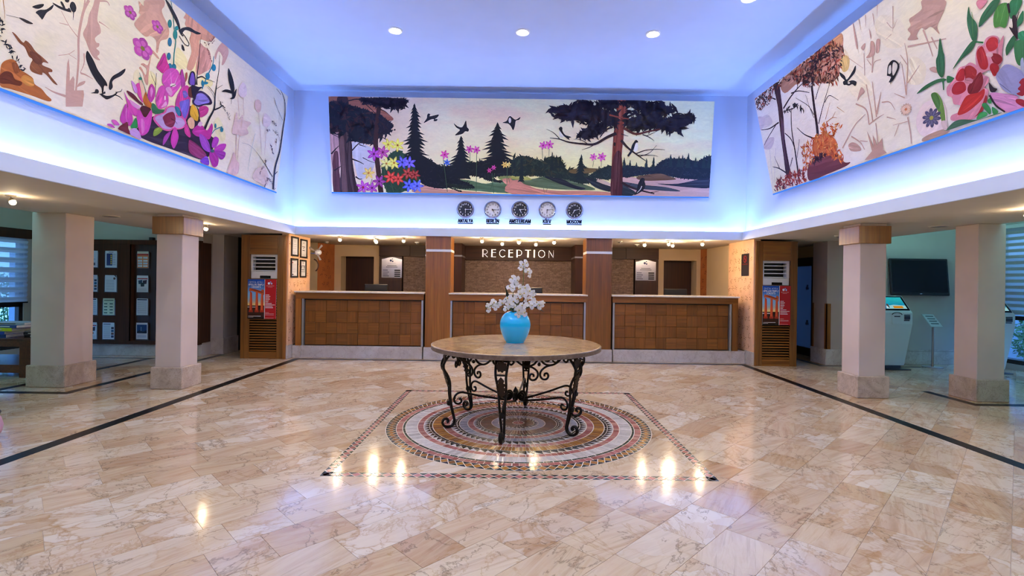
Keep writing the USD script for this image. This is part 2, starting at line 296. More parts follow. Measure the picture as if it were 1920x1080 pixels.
        s.leaf_bits(pts2, .03, [np.clip(c * 1.8 + .004, 0, 1), c * .6, np.clip(c * (1.6, 1.4, 1.1) + .006, 0, 1)], 4)
    def disc(s, x, y, rx, ry, col, n=16):
        a = np.arange(n) * 2 * PI / n; s.poly(np.c_[x + rx * np.cos(a), y + ry * np.sin(a)], col)
    def grid(s, nx, ny, fn):
        X, Y = np.meshgrid(np.linspace(0, s.w, nx), np.linspace(0, s.h, ny)); v = np.c_[X.ravel(), Y.ravel()]
        i = np.arange(nx * ny).reshape(ny, nx); a, b, c, d = i[:-1, :-1].ravel(), i[:-1, 1:].ravel(), i[1:, 1:].ravel(), i[1:, :-1].ravel()
        s.raw(v, np.vstack([np.c_[a, b, c], np.c_[a, c, d]]), fn(v[:, 0] / s.w, v[:, 1] / s.h, v)); s.k += 1
    def flower(s, x, y, rx, ry, n, rot, kind, col, cen):
        base = s.col(col)
        for i in range(n):
            a = rot + i * 2 * PI / n
            if kind == 0: pr = [(0, 0), (.3, .17), (.6, .2), (1, 0), (.6, -.2), (.3, -.17)]
            elif kind == 1: pr = [(0, 0), (.35, .36), (.75, .42), (1, .12), (1, -.12), (.75, -.42), (.35, -.36)]
            else: pr = [(.1, 0), (.35, .14), (.8, .17), (1, 0), (.8, -.17), (.35, -.14)]
            pr = np.array(pr); q = np.c_[pr[:, 0] * math.cos(a) - pr[:, 1] * math.sin(a), pr[:, 0] * math.sin(a) + pr[:, 1] * math.cos(a)]
            s.poly(q * (rx, ry) + (x, y), np.clip(base * s.rng.uniform(.75, 1.2), 0, 1), True)
            m = q * .0; m[:, 0] = x + (q[:, 0] * .55 + .18 * math.cos(a)) * rx; m[:, 1] = y + (q[:, 1] * .55 + .18 * math.sin(a)) * ry
            s.poly(m, np.clip(base * 1.25 + .06, 0, 1), True)
        k = .14 if kind == 0 else .22
        s.disc(x, y, rx * k, ry * k, cen, 10)
    def conifer(s, x, yt, yb, hw, col):
        n = max(9, int((yt - yb) / .058)); L, R_ = [(x, yt)], []
        for i in range(n):
            f = (i + 1) / n; y = yt + (yb - yt) * f; w = hw * f ** .78 * s.rng.uniform(.55, 1.2); d = (yt - yb) / n
            L += [(x - w, y - d * .35 * s.rng.uniform(0, 1)), (x - w * .45, y + d * .12)]
            w = hw * f ** .78 * s.rng.uniform(.55, 1.2); R_ += [(x + w, y - d * .35 * s.rng.uniform(0, 1)), (x + w * .45, y + d * .12)]
        s.poly(L + [(x, yb)] + R_[::-1], col)
    def leaf_bits(s, pts, size, cols, elong=2.2):
        pal = [s.col(c) for c in cols]; V, F, Cc = [], [], []
        for i, (x, y) in enumerate(pts):
            a = s.rng.uniform(0, 2 * PI); l = size * s.rng.uniform(.6, 1.5); w = l / elong
            for dx, dy in ((l, 0), (0, w * .6), (-l, 0), (0, -w * .6)): V.append((x + dx * math.cos(a) - dy * math.sin(a), y + dx * math.sin(a) + dy * math.cos(a)))
            F += [[4 * i, 4 * i + 1, 4 * i + 2], [4 * i, 4 * i + 2, 4 * i + 3]]; c = pal[s.rng.integers(len(pal))] * s.rng.uniform(.8, 1.2); Cc += [c] * 4
        V = np.array(V)
        if len(V): s.raw(np.clip(V, (0, 0), (s.w, s.h)), F, np.array(Cc)); s.k += 1
    def scatter(s, pts, n, size, cols):
        g = Polygon(pts).buffer(0); x0, y0, x1, y1 = g.bounds; out = []
        while len(out) < n:
            p = (s.rng.uniform(x0, x1), s.rng.uniform(y0, y1))
            if g.contains(Point(p)): out.append(p)
        s.leaf_bits(out, size, cols)
    def trail(s, pts, n, size, spread, cols):
        p = smooth_open(pts, 12); i = s.rng.uniform(0, len(p) - 1, n); j = i.astype(int); q = p[j] + (p[np.minimum(j + 1, len(p) - 1)] - p[j]) * (i - j)[:, None]
        s.leaf_bits(q + s.rng.normal(0, spread / 2, (n, 2)), size, cols)
    def text(s, t, h, x, y, col, width=None, bold=False, center=True):
        m = meshkit.text_mesh(t, h, 1.0, bold); v = np.array(m.vertices); f = np.array(m.faces)
        top = f[(v[f][:, :, 2] > .5).all(1)]; v2 = v[:, :2].copy(); k = (width / np.ptp(v2[:, 0])) if width else 1.0
        v2[:, 0] *= k
        if center: v2[:, 0] -= (v2[:, 0].min() + v2[:, 0].max()) / 2
        keep = np.unique(top); re = np.zeros(len(v), int); re[keep] = np.arange(len(keep))
        s.raw(v2[keep] + (x, y), re[top], s.col(col)); s.k += 1
    def done(s, M):
        v = np.vstack(s.v); v[:, 2] *= min(1.0, .009 / (s.k * s.step))
        v = v @ M[:3, :3].T + M[:3, 3]
        return (v, np.vstack(s.f)), {'paint': np.vstack(s.c)}
def paint_obj(name, P, M, parent, m=PRINT, **kw):
    g, vert = P.done(M); return obj(name, g, m, parent, vert=vert, **kw)

# ------------------------------------------------------------------ the setting: dimensions (metres; x right, y away from the camera's place, z up)
X0, X1, YB, YF = -3.93, 4.02, 8.95, -1.0          # edge of the high hall's opening
SOF, LEDGE, CEIL = 2.20, 2.345, 4.80              # low soffit, top of the ledge, high ceiling
WL, WR, WB, WF = X0 - .11, X1 + .11, YB + .11, YF - .11
def struct(name, mesh, m, label, cat, **kw): return obj(name, mesh, m, None, label=label, cat=cat, kind='structure', **kw)

# floor: a bed, then polished marble pieces laid diagonally, black borders and a mosaic let into it
fl = thing('floor', 'polished beige and pink marble floor laid diagonally through the whole lobby', 'floor', kind='structure')
obj('floor_bed', MB().box(-8.75, 8.75, -3.1, 12.0, -.12, -.004), GROUT, fl)
MX, MY, MS, MR = .045, 5.015, 1.43, 1.283          # mosaic: centre, half side of its square, radius of its wheel
borders = [('hall', Polygon([(-3.905, -1.2), (-3.775, -1.2), (-3.775, 8.79), (3.955, 8.79), (3.955, -1.2), (4.085, -1.2), (4.085, 8.92), (-3.905, 8.92)])),
           ('left', Polygon([(-8.5, 5.97), (-5.31, 5.97), (-5.31, 9.25), (-5.43, 9.25), (-5.43, 6.09), (-6.24, 6.09), (-6.24, 8.74), (-8.5, 8.74), (-8.5, 8.66), (-6.36, 8.66), (-6.36, 6.09), (-8.5, 6.09)])),
           ('right', Polygon([(8.5, 6.1), (5.60, 6.1), (5.60, 6.8), (5.48, 6.8), (5.48, 5.98), (8.5, 5.98)])),
           ('pier', Polygon([(5.46, 10.3), (5.34, 10.3), (5.34, 8.78), (7.2, 8.78), (7.2, 8.88), (5.46, 8.88)]))]
names = {'hall': 'black granite border line round the middle of the hall floor', 'left': 'black granite border lines round the pillars on the left side', 'right': 'black granite border line in front of the right window pillar', 'pier': 'black granite line along the foot of the corner pier by the glass door'}
taken = sbox(MX - MS, MY - MS, MX + MS, MY + MS)
for i, (k, poly) in enumerate(borders):
    taken = taken.union(poly); struct(f'trim_{i + 1}', MB().prism(poly.buffer(-.002, join_style=2), .006, frame((0, 0, -.0062), (1, 0, 0), (0, 1, 0))), BLACKSTONE, names[k], 'floor border')
zone = sbox(-8.6, -1.0, 8.6, 11.4).difference(taken).union(sbox(MX - MS + .075, MY - MS + .075, MX + MS - .075, MY + MS - .075).difference(Point(MX, MY).buffer(MR + .004, 64)))
def px_area(p):                                     # how large a piece of floor shows in the picture
    q = np.array(p.exterior.coords)[:-1]; d = np.maximum(q[:, 1], .3)
    u = 960 + FPX * q[:, 0] / d; v = 540 + FPX * EYE / d
    if (v > 1085).all() or (u < -5).all() or (u > 1925).all() or q[:, 1].min() < .3: return 0
    return abs(Polygon(np.c_[np.clip(u, 0, 1920), np.clip(v, 0, 1080)]).area)
pieces, rt = [], math.sqrt(.5)
Q0, DQ = -1.25 * rt, .4095 * rt
rr = np.random.default_rng(3)
for r in range(-46, 48):
    q0, q1 = Q0 + r * DQ, Q0 + (r + 1) * DQ; p = -9 + rr.uniform(0, .6)
    while p < 15.5:
        L = rr.choice([.29, .42, .55, .61], p=[.25, .2, .25, .3]) * rr.uniform(.93, 1.05); a, b = p + .0011, p + L - .0011; p += L
        c = [((P + Q) * rt, (P - Q) * rt) for P, Q in ((a, q0 + .0011), (b, q0 + .0011), (b, q1 - .0011), (a, q1 - .0011))]
        cx, cy = sum(x for x, _ in c) / 4, sum(y for _, y in c) / 4
        if not (-9 < cx < 9 and -1.5 < cy < 11.8): continue
        g = Polygon(c).intersection(zone)
        for h in getattr(g, 'geoms', [g]):
            if h.geom_type == 'Polygon' and h.area > .0004: pieces.append((px_area(h), h, rr.uniform(0, 1, 3)))
pieces.sort(key=lambda t: -t[0])
rest, restc = MB(), []
for i, (a, h, c) in enumerate(pieces):
    if not h.interiors: h = h.simplify(1e-4)
    m = trimesh.creation.extrude_polygon(h, .006, engine='earcut'); v = np.array(m.vertices) - (0, 0, .006)
    if i < 299: obj('floor_tile', (v, m.faces), FLOOR, fl, vert={'tile': np.tile(c, (len(v), 1))})
    else: rest.add(v, m.faces); restc.append(np.tile(c, (len(v), 1)))
obj('far_floor_tiles', rest, FLOOR, fl, kind='stuff', vert={'tile': np.vstack(restc)})

# mosaic wheel in a square of diamonds
mo = thing('floor_mosaic', 'round stone mosaic of concentric rings inside a square diamond border, under the table', 'mosaic', kind='structure')
ring_bed = Polygon([(MX + sx * MS, MY + sy * MS) for sx, sy in ((-1, -1), (1, -1), (1, 1), (-1, 1))])
ring_bed = ring_bed.difference(sbox(MX - MS + .078, MY - MS + .078, MX + MS - .078, MY + MS - .078)).union(Point(MX, MY).buffer(MR, 96))
obj('mosaic_bed', MB().prism(ring_bed, .004, frame((0, 0, -.0055), (1, 0, 0), (0, 1, 0))), MGROUT, mo)
PAL = {'pink': ['a8685c', 'b87a6c', '9a5a50', 'b06a64', 'c08a78'], 'gold': ['a87430', '9a6a34', 'b8863c', '8a5a2c', 'a06a30'], 'dark': ['26302e', '1e2428', '2c3430', '242a30'], 'white': ['cfc8c0', 'd8d2ca', 'c4bcb4', 'dcd6d0'], 'grey': ['a8a8ac', 'b4b2b4', '9c9ca4'], 'brown': ['6a4030', '5a362a', '744634', '604038'], 'blue': ['28344a', '2c3a40', '222c3a'], 'green': ['2c4038', '263a34', '30483c']}
mrng = np.random.default_rng(21)
def mcol(k): return np.array(lin(PAL[k][mrng.integers(len(PAL[k]))])) * mrng.uniform(.85, 1.12)
bits, nb = {}, {}
def tessera(name, pts, k, single=False):
    g = Polygon(pts)
    if g.area < 2e-6: return
    q = np.array(g.exterior.coords)[:-1]
    if Polygon(q).exterior.is_ccw is False: q = q[::-1]
    n = len(q); c = mcol(k); ins = q.mean(0) + (q - q.mean(0)) * .93
    v = np.vstack([np.c_[q, np.full(n, -.003)], np.c_[ins, np.zeros(n)]])
    f = [[i, (i + 1) % n, n + (i + 1) % n] for i in range(n)] + [[i, n + (i + 1) % n, n + i] for i in range(n)] + [[n, n + i, n + i + 1] for i in range(1, n - 1)]
    if single: obj(name, (v, f), TESS, mo, vert={'paint': np.tile(c, (len(v), 1))}); return
    b = bits.setdefault(name, (MB(), [])); b[0].add(v, f); b[1].append(np.tile(c, (len(v), 1)))
ND = 39
for side in range(4):
    R_ = np.array([[math.cos(side * PI / 2), -math.sin(side * PI / 2)], [math.sin(side * PI / 2), math.cos(side * PI / 2)]])
    L = 2 * MS / ND; y0, y1, ym = -MS + .002, -MS + .076, -MS + .039
    for i in range(ND):
        a = -MS + i * L; T = lambda pts: [tuple(R_ @ np.array(p) + (MX, MY)) for p in pts]; g = .0018
        if i == 0: tessera("border_triangles", T([(-MS + .002, -MS + .002), (-MS + .076, -MS + .002), (-MS + .076, -MS + .076), (-MS + .002, -MS + .076)]), "blue"); continue
        near = side in (0, 1, 3)
        tessera('border_diamond', T([(a + g, ym), (a + L / 2, y0 + .006), (a + L - g, ym), (a + L / 2, y1 - .006)]), 'pink', near)
        tessera('border_triangles', T([(a - L / 2 + g * 2, y0), (a + L / 2 - g * 2, y0), (a, ym - .006)]), ('green', 'blue')[i % 2]); tessera('border_triangles', T([(a - L / 2 + g * 2, y1), (a, ym + .006), (a + L / 2 - g * 2, y1)]), ('green', 'blue')[i % 2])
def pol(r, t): return (MX + r * math.cos(t), MY + r * math.sin(t))
n = 108; r0, r1, rm = 1.188, 1.279, 1.2335
for i in range(n):
    t, d = i * 2 * PI / n, 2 * PI / n; e = .0014
    near = math.sin(t + d / 2) < .55
    tessera('ring_diamond', [pol(rm, t + e), pol(r0 + .007, t + d / 2), pol(rm, t + d - e), pol(r1 - .007, t + d / 2)], 'gold', near)
    tessera('ring_triangles', [pol(r1, t - d / 2 + e), pol(rm + .006, t), pol(r1, t + d / 2 - e)], ('green', 'blue')[i % 2]); tessera('ring_triangles', [pol(r0, t - d / 2 + e), pol(r0, t + d / 2 - e), pol(rm - .006, t)], ('blue', 'dark')[i % 2])
def ring(name, ra, rb, n, k, gap=.0016):
    for i in range(n):
        t, d = (i + mrng.uniform(-.06, .06)) * 2 * PI / n, 2 * PI / n; e = gap / ra; e2 = gap / rb
        tessera(name, [pol(ra, t + e), pol(ra, t + d - e), pol(rb, t + d - e2), pol(rb, t + e2)], k)
def saw(name, ra, rb, n, ka='dark', kb='white'):
    for i in range(n):
        t, d = i * 2 * PI / n, 2 * PI / n; e = .0012 / ra
        tessera(name, [pol(ra, t + e), pol(ra, t + d - e), pol(rb, t + d * .9)], ka); tessera(name, [pol(rb, t + e), pol(ra + .004, t + e), pol(rb, t + d * .78)], kb)
ring('outer_pink_ring', 1.128, 1.184, 132, 'pink'); ring('green_line', 1.103, 1.123, 90, 'green'); ring('white_ring', .99, 1.098, 190, 'white', .0011); ring('inner_pink_ring', .93, .984, 112, 'pink')
saw('toothed_ring', .876, .926, 84); ring('dark_line', .848, .872, 80, 'dark'); ring('gold_ring', .744, .842, 168, 'gold'); ring('rose_ring', .676, .738, 110, 'pink'); saw('toothed_ring', .612, .670, 64); ring('dark_line', .588, .606, 64, 'dark')
ring('grey_ring', .506, .582, 110, 'grey', .001); ring('rose_ring', .448, .500, 80, 'pink'); saw('toothed_ring', .402, .444, 50); ring('dark_line', .384, .398, 44, 'dark'); ring('brown_ring', .268, .378, 78, 'brown'); ring('grey_ring', .2, .262, 50, 'grey', .001); saw('toothed_ring', .16, .196, 26); ring('brown_ring', .06, .154, 30, 'brown'); ring('brown_ring', .004, .054, 10, 'pink')
for k, (b, c) in bits.items(): obj(k, b, TESS, mo, kind='stuff', vert={'paint': np.vstack(c)})

# upper hall
struct('ceiling', MB().box(WL - .1, WR + .1, WF - .1, WB + .1, CEIL, CEIL + .12), WHITE, 'high white ceiling of the hall with round downlights', 'ceiling')
struct('wall_left', MB().box(WL - .1, WL, WF - .1, WB + .1, SOF + .1, CEIL), WHITE, 'white upper wall behind the mural of magenta flowers', 'wall')
struct('wall_right', MB().box(WR, WR + .1, WF - .1, WB + .1, SOF + .1, CEIL), WHITE, 'white upper wall behind the mural of red flowers', 'wall')
struct('wall_back', MB().box(WL, WR, WB, WB + .1, SOF + .1, CEIL), WHITE, 'white upper wall above the reception with five clocks', 'wall')
struct('wall_front', MB().box(WL, WR, WF - .1, WF, SOF + .1, CEIL), WHITE, 'white upper wall opposite the reception', 'wall')
# low soffit round the hall, with an upturned ledge that hides the light strips
def ledge(name, x0, x1, y0, y1, label): struct(name, MB().box(x0, x1, y0, y1, SOF - .002, LEDGE, .004), WHITE, label, 'ledge')
t = .025
ledge('trim_5', X0 - t, X1 + t, YB, YB + t, 'white ledge board along the soffit above the reception'); ledge('trim_6', X0 - t, X0, YF, YB, 'white ledge board along the left soffit edge'); ledge('trim_7', X1, X1 + t, YF, YB, 'white ledge board along the right soffit edge'); ledge('trim_8', X0 - t, X1 + t, YF - t, YF, 'white ledge board along the soffit opposite the reception')
struct('ceiling_left', MB().box(-6.05, X0 - t, -3, 8.95, SOF, SOF + .10), SOFF, 'low soffit over the pillars on the left side', 'soffit')
struct('ceiling_right', MB().box(X1 + t, 6.0, -3, 8.95, SOF, SOF + .10), SOFF, 'low soffit over the pillars on the right side', 'soffit')
struct('ceiling_back', MB().box(-6.05, 6.0, 8.975, 11.9, SOF, SOF + .10), SOFF, 'low soffit with spotlights over the reception desks', 'soffit')
struct('ceiling_front', MB().box(X0 - t, X1 + t, -3, YF - t, SOF, SOF + .10), SOFF, 'low soffit opposite the reception', 'soffit')
struct('ceiling_outer_left', MB().box(-8.75, WL - .1, -3.1, 9.3, 2.62, 2.72), WHITE, 'raised ceiling strip by the left windows lit greenish', 'ceiling')
struct('ceiling_outer_right', MB().box(WR + .1, 8.75, -3.1, 10.9, 2.62, 2.72), WHITE, 'raised ceiling strip by the right windows lit greenish', 'ceiling')
for (x0, y0), (x1, y1), inward, where in (((X0 - .065, YF), (X0 - .065, YB), (1, 0), 'left ledge board'), ((X1 + .065, YF), (X1 + .065, YB), (-1, 0), 'right ledge board'), ((X0, YB + .065), (X1, YB + .065), (0, -1), 'ledge board above the reception'), ((X0, YF - .065), (X1, YF - .065), (0, 1), 'ledge board opposite the reception')):
    a, b = np.array([x0, y0, SOF + .112]), np.array([x1, y1, SOF + .112]); e = np.array([inward[0] * .017, inward[1] * .017, -.010]); lo = (0, 0, -.012)
    V = [a - e, b - e, b + e, a + e, a - e + lo, b - e + lo, b + e + lo, a + e + lo]; F = [[0, 1, 2], [0, 2, 3], [4, 6, 5], [4, 7, 6], [0, 5, 1], [0, 4, 5], [1, 5, 6], [1, 6, 2], [2, 6, 7], [2, 7, 3], [3, 7, 4], [3, 4, 0]]
    m = trimesh.Trimesh(np.array(V), F, process=False); m.fix_normals()
    obj('led_strip', MB().mesh(m), LEDM, None, label='bluish white light strip hidden behind the ' + where, cat='light strip')
for x, w, ye in ((-5.95, 'left', 7.3), (5.9, 'right', 8.8)):
    obj('cove_tube', MB().tube([(x, -2.5, SOF + .125), (x, ye, SOF + .125)], .02, 8), COVEM, None, label=f'greenish fluorescent tube lying on the outer edge of the {w} soffit', cat='light tube')

# outer walls
struct('wall_outer_front', MB().box(-8.75, 8.75, -3.2, -3.0, 0, 2.72), GREYWALL, 'grey wall behind the viewer closing the lobby', 'wall')
def windowed(name, x, y0, y1, z0, z1, ya, yb, side, label):
    s = .12 * (1 if side == 'left' else -1); b = MB()
    for a in ((ya, y0, 0, 2.62), (y1, yb, 0, 2.62), (y0, y1, 0, z0), (y0, y1, z1, 2.62)):
        if a[1] - a[0] > .001: b.box(x - s, x, a[0], a[1], a[2], a[3])
    struct(name, b, GREYWALL, label, 'wall')
windowed('wall_window_left', -8.6, 6.3, 8.8, .14, 2.2, -3.0, 9.0, 'left', 'grey outer wall round the left window')
windowed('wall_window_right', 8.6, 6.3, 8.95, .10, 2.46, -3.0, 9.25, 'right', 'grey outer wall round the right window')
struct('wall_notice', MB().box(-8.6, -5.60, 9.0, 9.3, .0, 2.62), GREYWALL, 'grey wall behind the notice board on the left', 'wall')
struct('wall_pier_left', MB().box(-5.62, -5.39, 9.28, 9.75, .0, SOF), GREYWALL, 'bluish white narrow pier beside the dark passage', 'wall')
struct('baseboard_pier_left', MB().box(-5.635, -5.37, 9.265, 9.77, 0, .30, .004), SKIRT, 'pale marble skirting round the narrow left pier', 'skirting')
struct('baseboard_notice', MB().box(-8.6, -5.585, 8.975, 9.0, 0, .21, .003), SKIRT, 'pale marble skirting under the notice board', 'skirting')
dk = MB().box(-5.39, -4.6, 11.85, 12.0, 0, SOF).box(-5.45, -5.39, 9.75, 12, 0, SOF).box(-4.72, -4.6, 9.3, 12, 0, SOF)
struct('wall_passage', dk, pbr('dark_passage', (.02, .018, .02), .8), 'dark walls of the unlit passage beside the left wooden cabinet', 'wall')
struct('wall_television', MB().box(5.9, 8.75, 9.2, 9.35, 0, 2.62), GREYWALL, 'grey wall behind the television, lit green from above', 'wall')
struct('baseboard_television', MB().box(5.9, 8.6, 9.17, 9.2, 0, .235, .003).box(5.9, 8.6, 9.165, 9.2, .24, .265), SKIRT, 'pale marble skirting under the television wall', 'skirting')
PIER = plaster('corner_pier_paint', 'b9a89c', amt=.04)
pier = thing('corner_pier', 'square plastered corner pier with wooden edge guards beside the glass door', 'pier', kind='structure')
obj('pier_shaft', MB().box(5.54, 6.2, 8.95, 9.38, .26, SOF), PIER, pier); obj('plinth', MB().box(5.52, 6.22, 8.93, 9.4, 0, .28, .004), SKIRT, pier)
for x0, x1, y0, y1 in ((5.533, 5.61, 8.943, 8.957), (5.533, 5.547, 8.943, 9.0), (5.533, 5.547, 9.33, 9.38)): obj('edge_guard', MB().box(x0, x1, y0, y1, .28, 1.09), OAK, pier)
struct('wall_door_right', MB().box(5.9, 6.0, 9.4, 9.9, 0, SOF).box(5.9, 6.0, 11.0, 11.9, 0, SOF).box(5.9, 6.0, 9.9, 11.0, 1.97, SOF), CREAM, 'cream wall round the glass door on the right', 'wall')
struct('wall_behind_right_cabinet', MB().box(4.28, 5.9, 11.78, 11.9, 0, SOF).box(4.28, 4.4, 9.3, 11.78, 0, SOF), CREAM, 'cream wall behind the right wooden cabinet', 'wall')
dr = thing('door_1', 'dark framed frosted glass door standing right of the wooden cabinet', 'door', kind='structure')
b = MB().box(5.86, 5.9, 9.9, 11.0, 0, .16).box(5.86, 5.9, 9.9, 11.0, 1.80, 1.97).box(5.86, 5.9, 9.9, 9.97, .16, 1.8).box(5.86, 5.9, 10.72, 11.0, .16, 1.8)
obj('door_frame', b, BLACK, dr)
FROST = M_('frosted_glass', {'d': ('principled_bsdf', dict(base_color=(.3, .42, .55), roughness=.25)), 't': ('translucent_bsdf', dict(color=(.42, .5, .6))), 'm': ('mix_closure', dict(fac=.28))}, [('d.BSDF', 'm.closure1'), ('t.BSDF', 'm.closure2')], 'm.closure'); FROST2 = pbr('frosted_emblem', (.12, .18, .28), .4)
obj('glass_panel', MB().box(5.872, 5.882, 9.97, 10.72, .16, 1.8), FROST, dr); obj('door_handle', MB().tube([(5.82, 10.66, .92), (5.82, 10.5, .92)], .012).tube([(5.86, 10.66, .92), (5.82, 10.66, .92)], .01), CHROME, dr)
for zz in (1.37, .66):
    m = MB()
    for dy, dz, r in ((-.03, -.02, .028), (.03, -.02, .024), (0, .03, .026)): m.prism(Point(dy, dz).buffer(r, 6), .004, on_right(10.12, zz, 5.872))
    obj('etched_emblem', m, FROST2, dr)

# papered walls at both ends of the reception
PAPER = plaster('peach_wallpaper', 'f0c096', amt=.08, sc=6, rough=.6); PAPER2 = plaster('rust_wallpaper', 'b0683a', amt=.12, sc=6, rough=.6)
MOTIF = pbr('wallpaper_motif', lin('a8642e'), .6); MOTIF2 = pbr('wallpaper_motif_dark', lin('5a2a14'), .6)
def motifs(M, w, h, n, seed, size=.05):
    g = np.random.default_rng(seed); b = MB()
    rows = int(h / .17)
    for r in range(rows):
        for c in range(max(1, int(w / .16))):
            x = (c + .5 + (.25 if r % 2 else -.25)) * .16 + g.uniform(-.03, .03); y = (r + .5) * .17 + g.uniform(-.03, .03)
            if not (.04 < x < w - .04 and .05 < y < h - .05): continue
            a0 = g.uniform(0, 6)
            for i in range(g.integers(3, 6)):
                a = a0 + i * 1.15; l = size * g.uniform(.5, 1.0); ca, sa = math.cos(a), math.sin(a); o = np.array([x + ca * .012, y + sa * .012])
                q = np.array([(0, 0), (l * .5, l * .22), (l, 0), (l * .5, -l * .22)]); q = np.c_[q[:, 0] * ca - q[:, 1] * sa, q[:, 0] * sa + q[:, 1] * ca] + o
                q[:, 0] = np.clip(q[:, 0], .004, w - .004); k = np.c_[q, np.full(4, .0012)]; b.add(k @ M[:3, :3].T + M[:3, 3], [[0, 1, 2], [0, 2, 3]])
            for i in range(2):
                dx, dy = g.uniform(-.06, .06, 2); q = np.array([(x + dx + .012 * math.cos(t), y + dy + .012 * math.sin(t), .0012) for t in (0, 2.1, 4.2)]); q[:, 0] = np.clip(q[:, 0], .004, w - .004)
                b.add(q @ M[:3, :3].T + M[:3, 3], [[0, 1, 2]])
    return b
def papered(name, base, M, w, h, mot, label, seed):
    p = thing(name, label, 'wall', kind='structure'); obj('papered_face', base, PAPER if mot is MOTIF else PAPER2, p); obj('leaf_print', motifs(M, w, h, 0, seed), mot, p, kind='stuff')
papered('wall_paper_left', MB().box(-4.12, -4.0, 8.85, 9.77, .23, SOF), on_left(8.85, .23, -4.0), .92, 1.97, MOTIF, 'peach wallpaper with leaf print beside the left desk, under the framed certificates', 1)
papered('wall_paper_right', MB().box(4.13, 4.25, 8.74, 9.77, .23, SOF), on_right(9.77, .23, 4.13), 1.03, 1.97, MOTIF, 'peach wallpaper with leaf print beside the right desk, under the black sign', 2)
d = np.array([.15, .6, 0]); n_ = np.linalg.norm(d)
Ml = frame((-4.30, 10.9, .2), d, (0, 0, 1)); Mr = frame((4.22, 11.5, .2), (.2, -.72, 0), (0, 0, 1))
papered('wall_paper_deep_left', MB().prism([(0, 0), (n_, 0), (n_, 2.0), (0, 2.0)], .01, Ml @ frame((0, 0, -.01), (1, 0, 0), (0, 1, 0))), Ml, n_, 2.0, MOTIF2, 'rust coloured wallpaper deep behind the left desk', 3)
n2 = math.hypot(.2, .72)
papered('wall_paper_deep_right', MB().prism([(0, 0), (n2, 0), (n2, 2.0), (0, 2.0)], .01, Mr @ frame((0, 0, -.01), (1, 0, 0), (0, 1, 0))), Mr, n2, 2.0, MOTIF2, 'rust coloured wallpaper deep behind the right desk', 4)
struct('baseboard_left', MB().box(-4.13, -3.985, 8.84, 9.03, 0, .235, .004), SKIRT, 'pale marble skirting under the left peach wallpaper', 'skirting')
struct('baseboard_right', MB().box(4.115, 4.2, 8.735, 9.03, 0, .235, .004), SKIRT, 'pale marble skirting under the right peach wallpaper', 'skirting')
struct('wall_reception_left', MB().box(-4.7, -4.0, 11.5, 11.62, 0, SOF).box(-4.0, -3.25, 11.5, 11.62, 1.94, SOF).box(-3.25, -3.1, 11.5, 11.62, 0, SOF).box(-4.12, -4.0, 11.62, 11.9, 0, SOF).box(-4.7, -4.3, 10.9, 10.95, 0, SOF), CREAM, 'cream wall with a doorway niche behind the left desk', 'wall')
struct('wall_reception_right', MB().box(4.13, 4.4, 11.5, 11.62, 0, SOF).box(3.38, 4.13, 11.5, 11.62, 1.94, SOF).box(3.23, 3.38, 11.5, 11.62, 0, SOF).box(4.13, 4.25, 11.62, 11.9, 0, SOF), CREAM, 'cream wall with a doorway niche behind the right desk', 'wall')
for i, (x0, x1, w) in enumerate(((-4.0, -3.25, 'left'), (3.38, 4.13, 'right'))):
    dd = thing(f'door_{i + 2}', f'dark brown wooden door in the niche behind the {w} desk', 'door', kind='structure')
    obj('door_leaf', MB().box(x0, x1, 11.84, 11.88, 0, 1.98), DARKWOOD, dd); obj('door_rail', MB().box(x0, x1, 11.832, 11.84, 1.0, 1.06), DARKX, dd); obj('door_handle', MB().tube([(x0 + .08, 11.8, 1.0), (x0 + .2, 11.8, 1.0)], .01), CHROME, dd)

# stone and dark wood behind the desks
SPLIT = M_('split_stone', {'g': ('geometry', {}), 'm': ('mapping', dict(rotation=(PI / 2, 0, 0))), 'b': ('brick_texture', dict(scale=1.0, brick_width=.085, row_height=.032, mortar_size=.0022, mortar_smooth=.6, color1=lin('8a7264'), color2=lin('a68e7e'), mortar=lin('6c584c'), bias=-.1, offset=.37)),
    'n': ('noise_texture', dict(scale=22, detail=5, roughness=.7)), 'nr': ('rgb_ramp', {'ramp': [(.3, (.45, .42, .42)), (.5, (.9, .88, .86)), (.7, (1.25, 1.2, 1.15))]}), 'mx': ('mix_color', dict(blend_type='multiply', fac=.75)),
    'mh': ('math', dict(math_type='add')), 'bm': ('bump', dict(strength=.7, distance=.012)), 'p': ('principled_bsdf', dict(roughness=.7))},
    [('g.position', 'm.vector'), ('m.vector', 'b.vector'), ('g.position', 'n.vector'), ('n.fac', 'nr.fac'), ('b.color', 'mx.a'), ('nr.color', 'mx.b'), ('mx.result', 'p.base_color'), ('n.fac', 'mh.value1'), ('b.fac', 'mh.value2'), ('n.fac', 'bm.height'), ('bm.normal', 'p.normal')])
struct('wall_rear', MB().box(-4.7, 4.5, 11.9, 12.0, 0, 2.3), DARKWOOD, 'dark rear wall closing the space behind the reception', 'wall')
struct('wall_stone_middle', MB().box(-1.2, 1.3, 11.32, 11.5, 0, SOF), SPLIT, 'wall of small split stone pieces behind the middle desk', 'wall')
struct('wall_stone_left', MB().box(-2.56, -1.75, 11.45, 11.6, 0, 1.95), SPLIT, 'strip of split stone wall behind the left desk', 'wall')
struct('wall_stone_right', MB().box(1.85, 2.68, 11.45, 11.6, 0, 1.95), SPLIT, 'strip of split stone wall behind the right desk', 'wall')
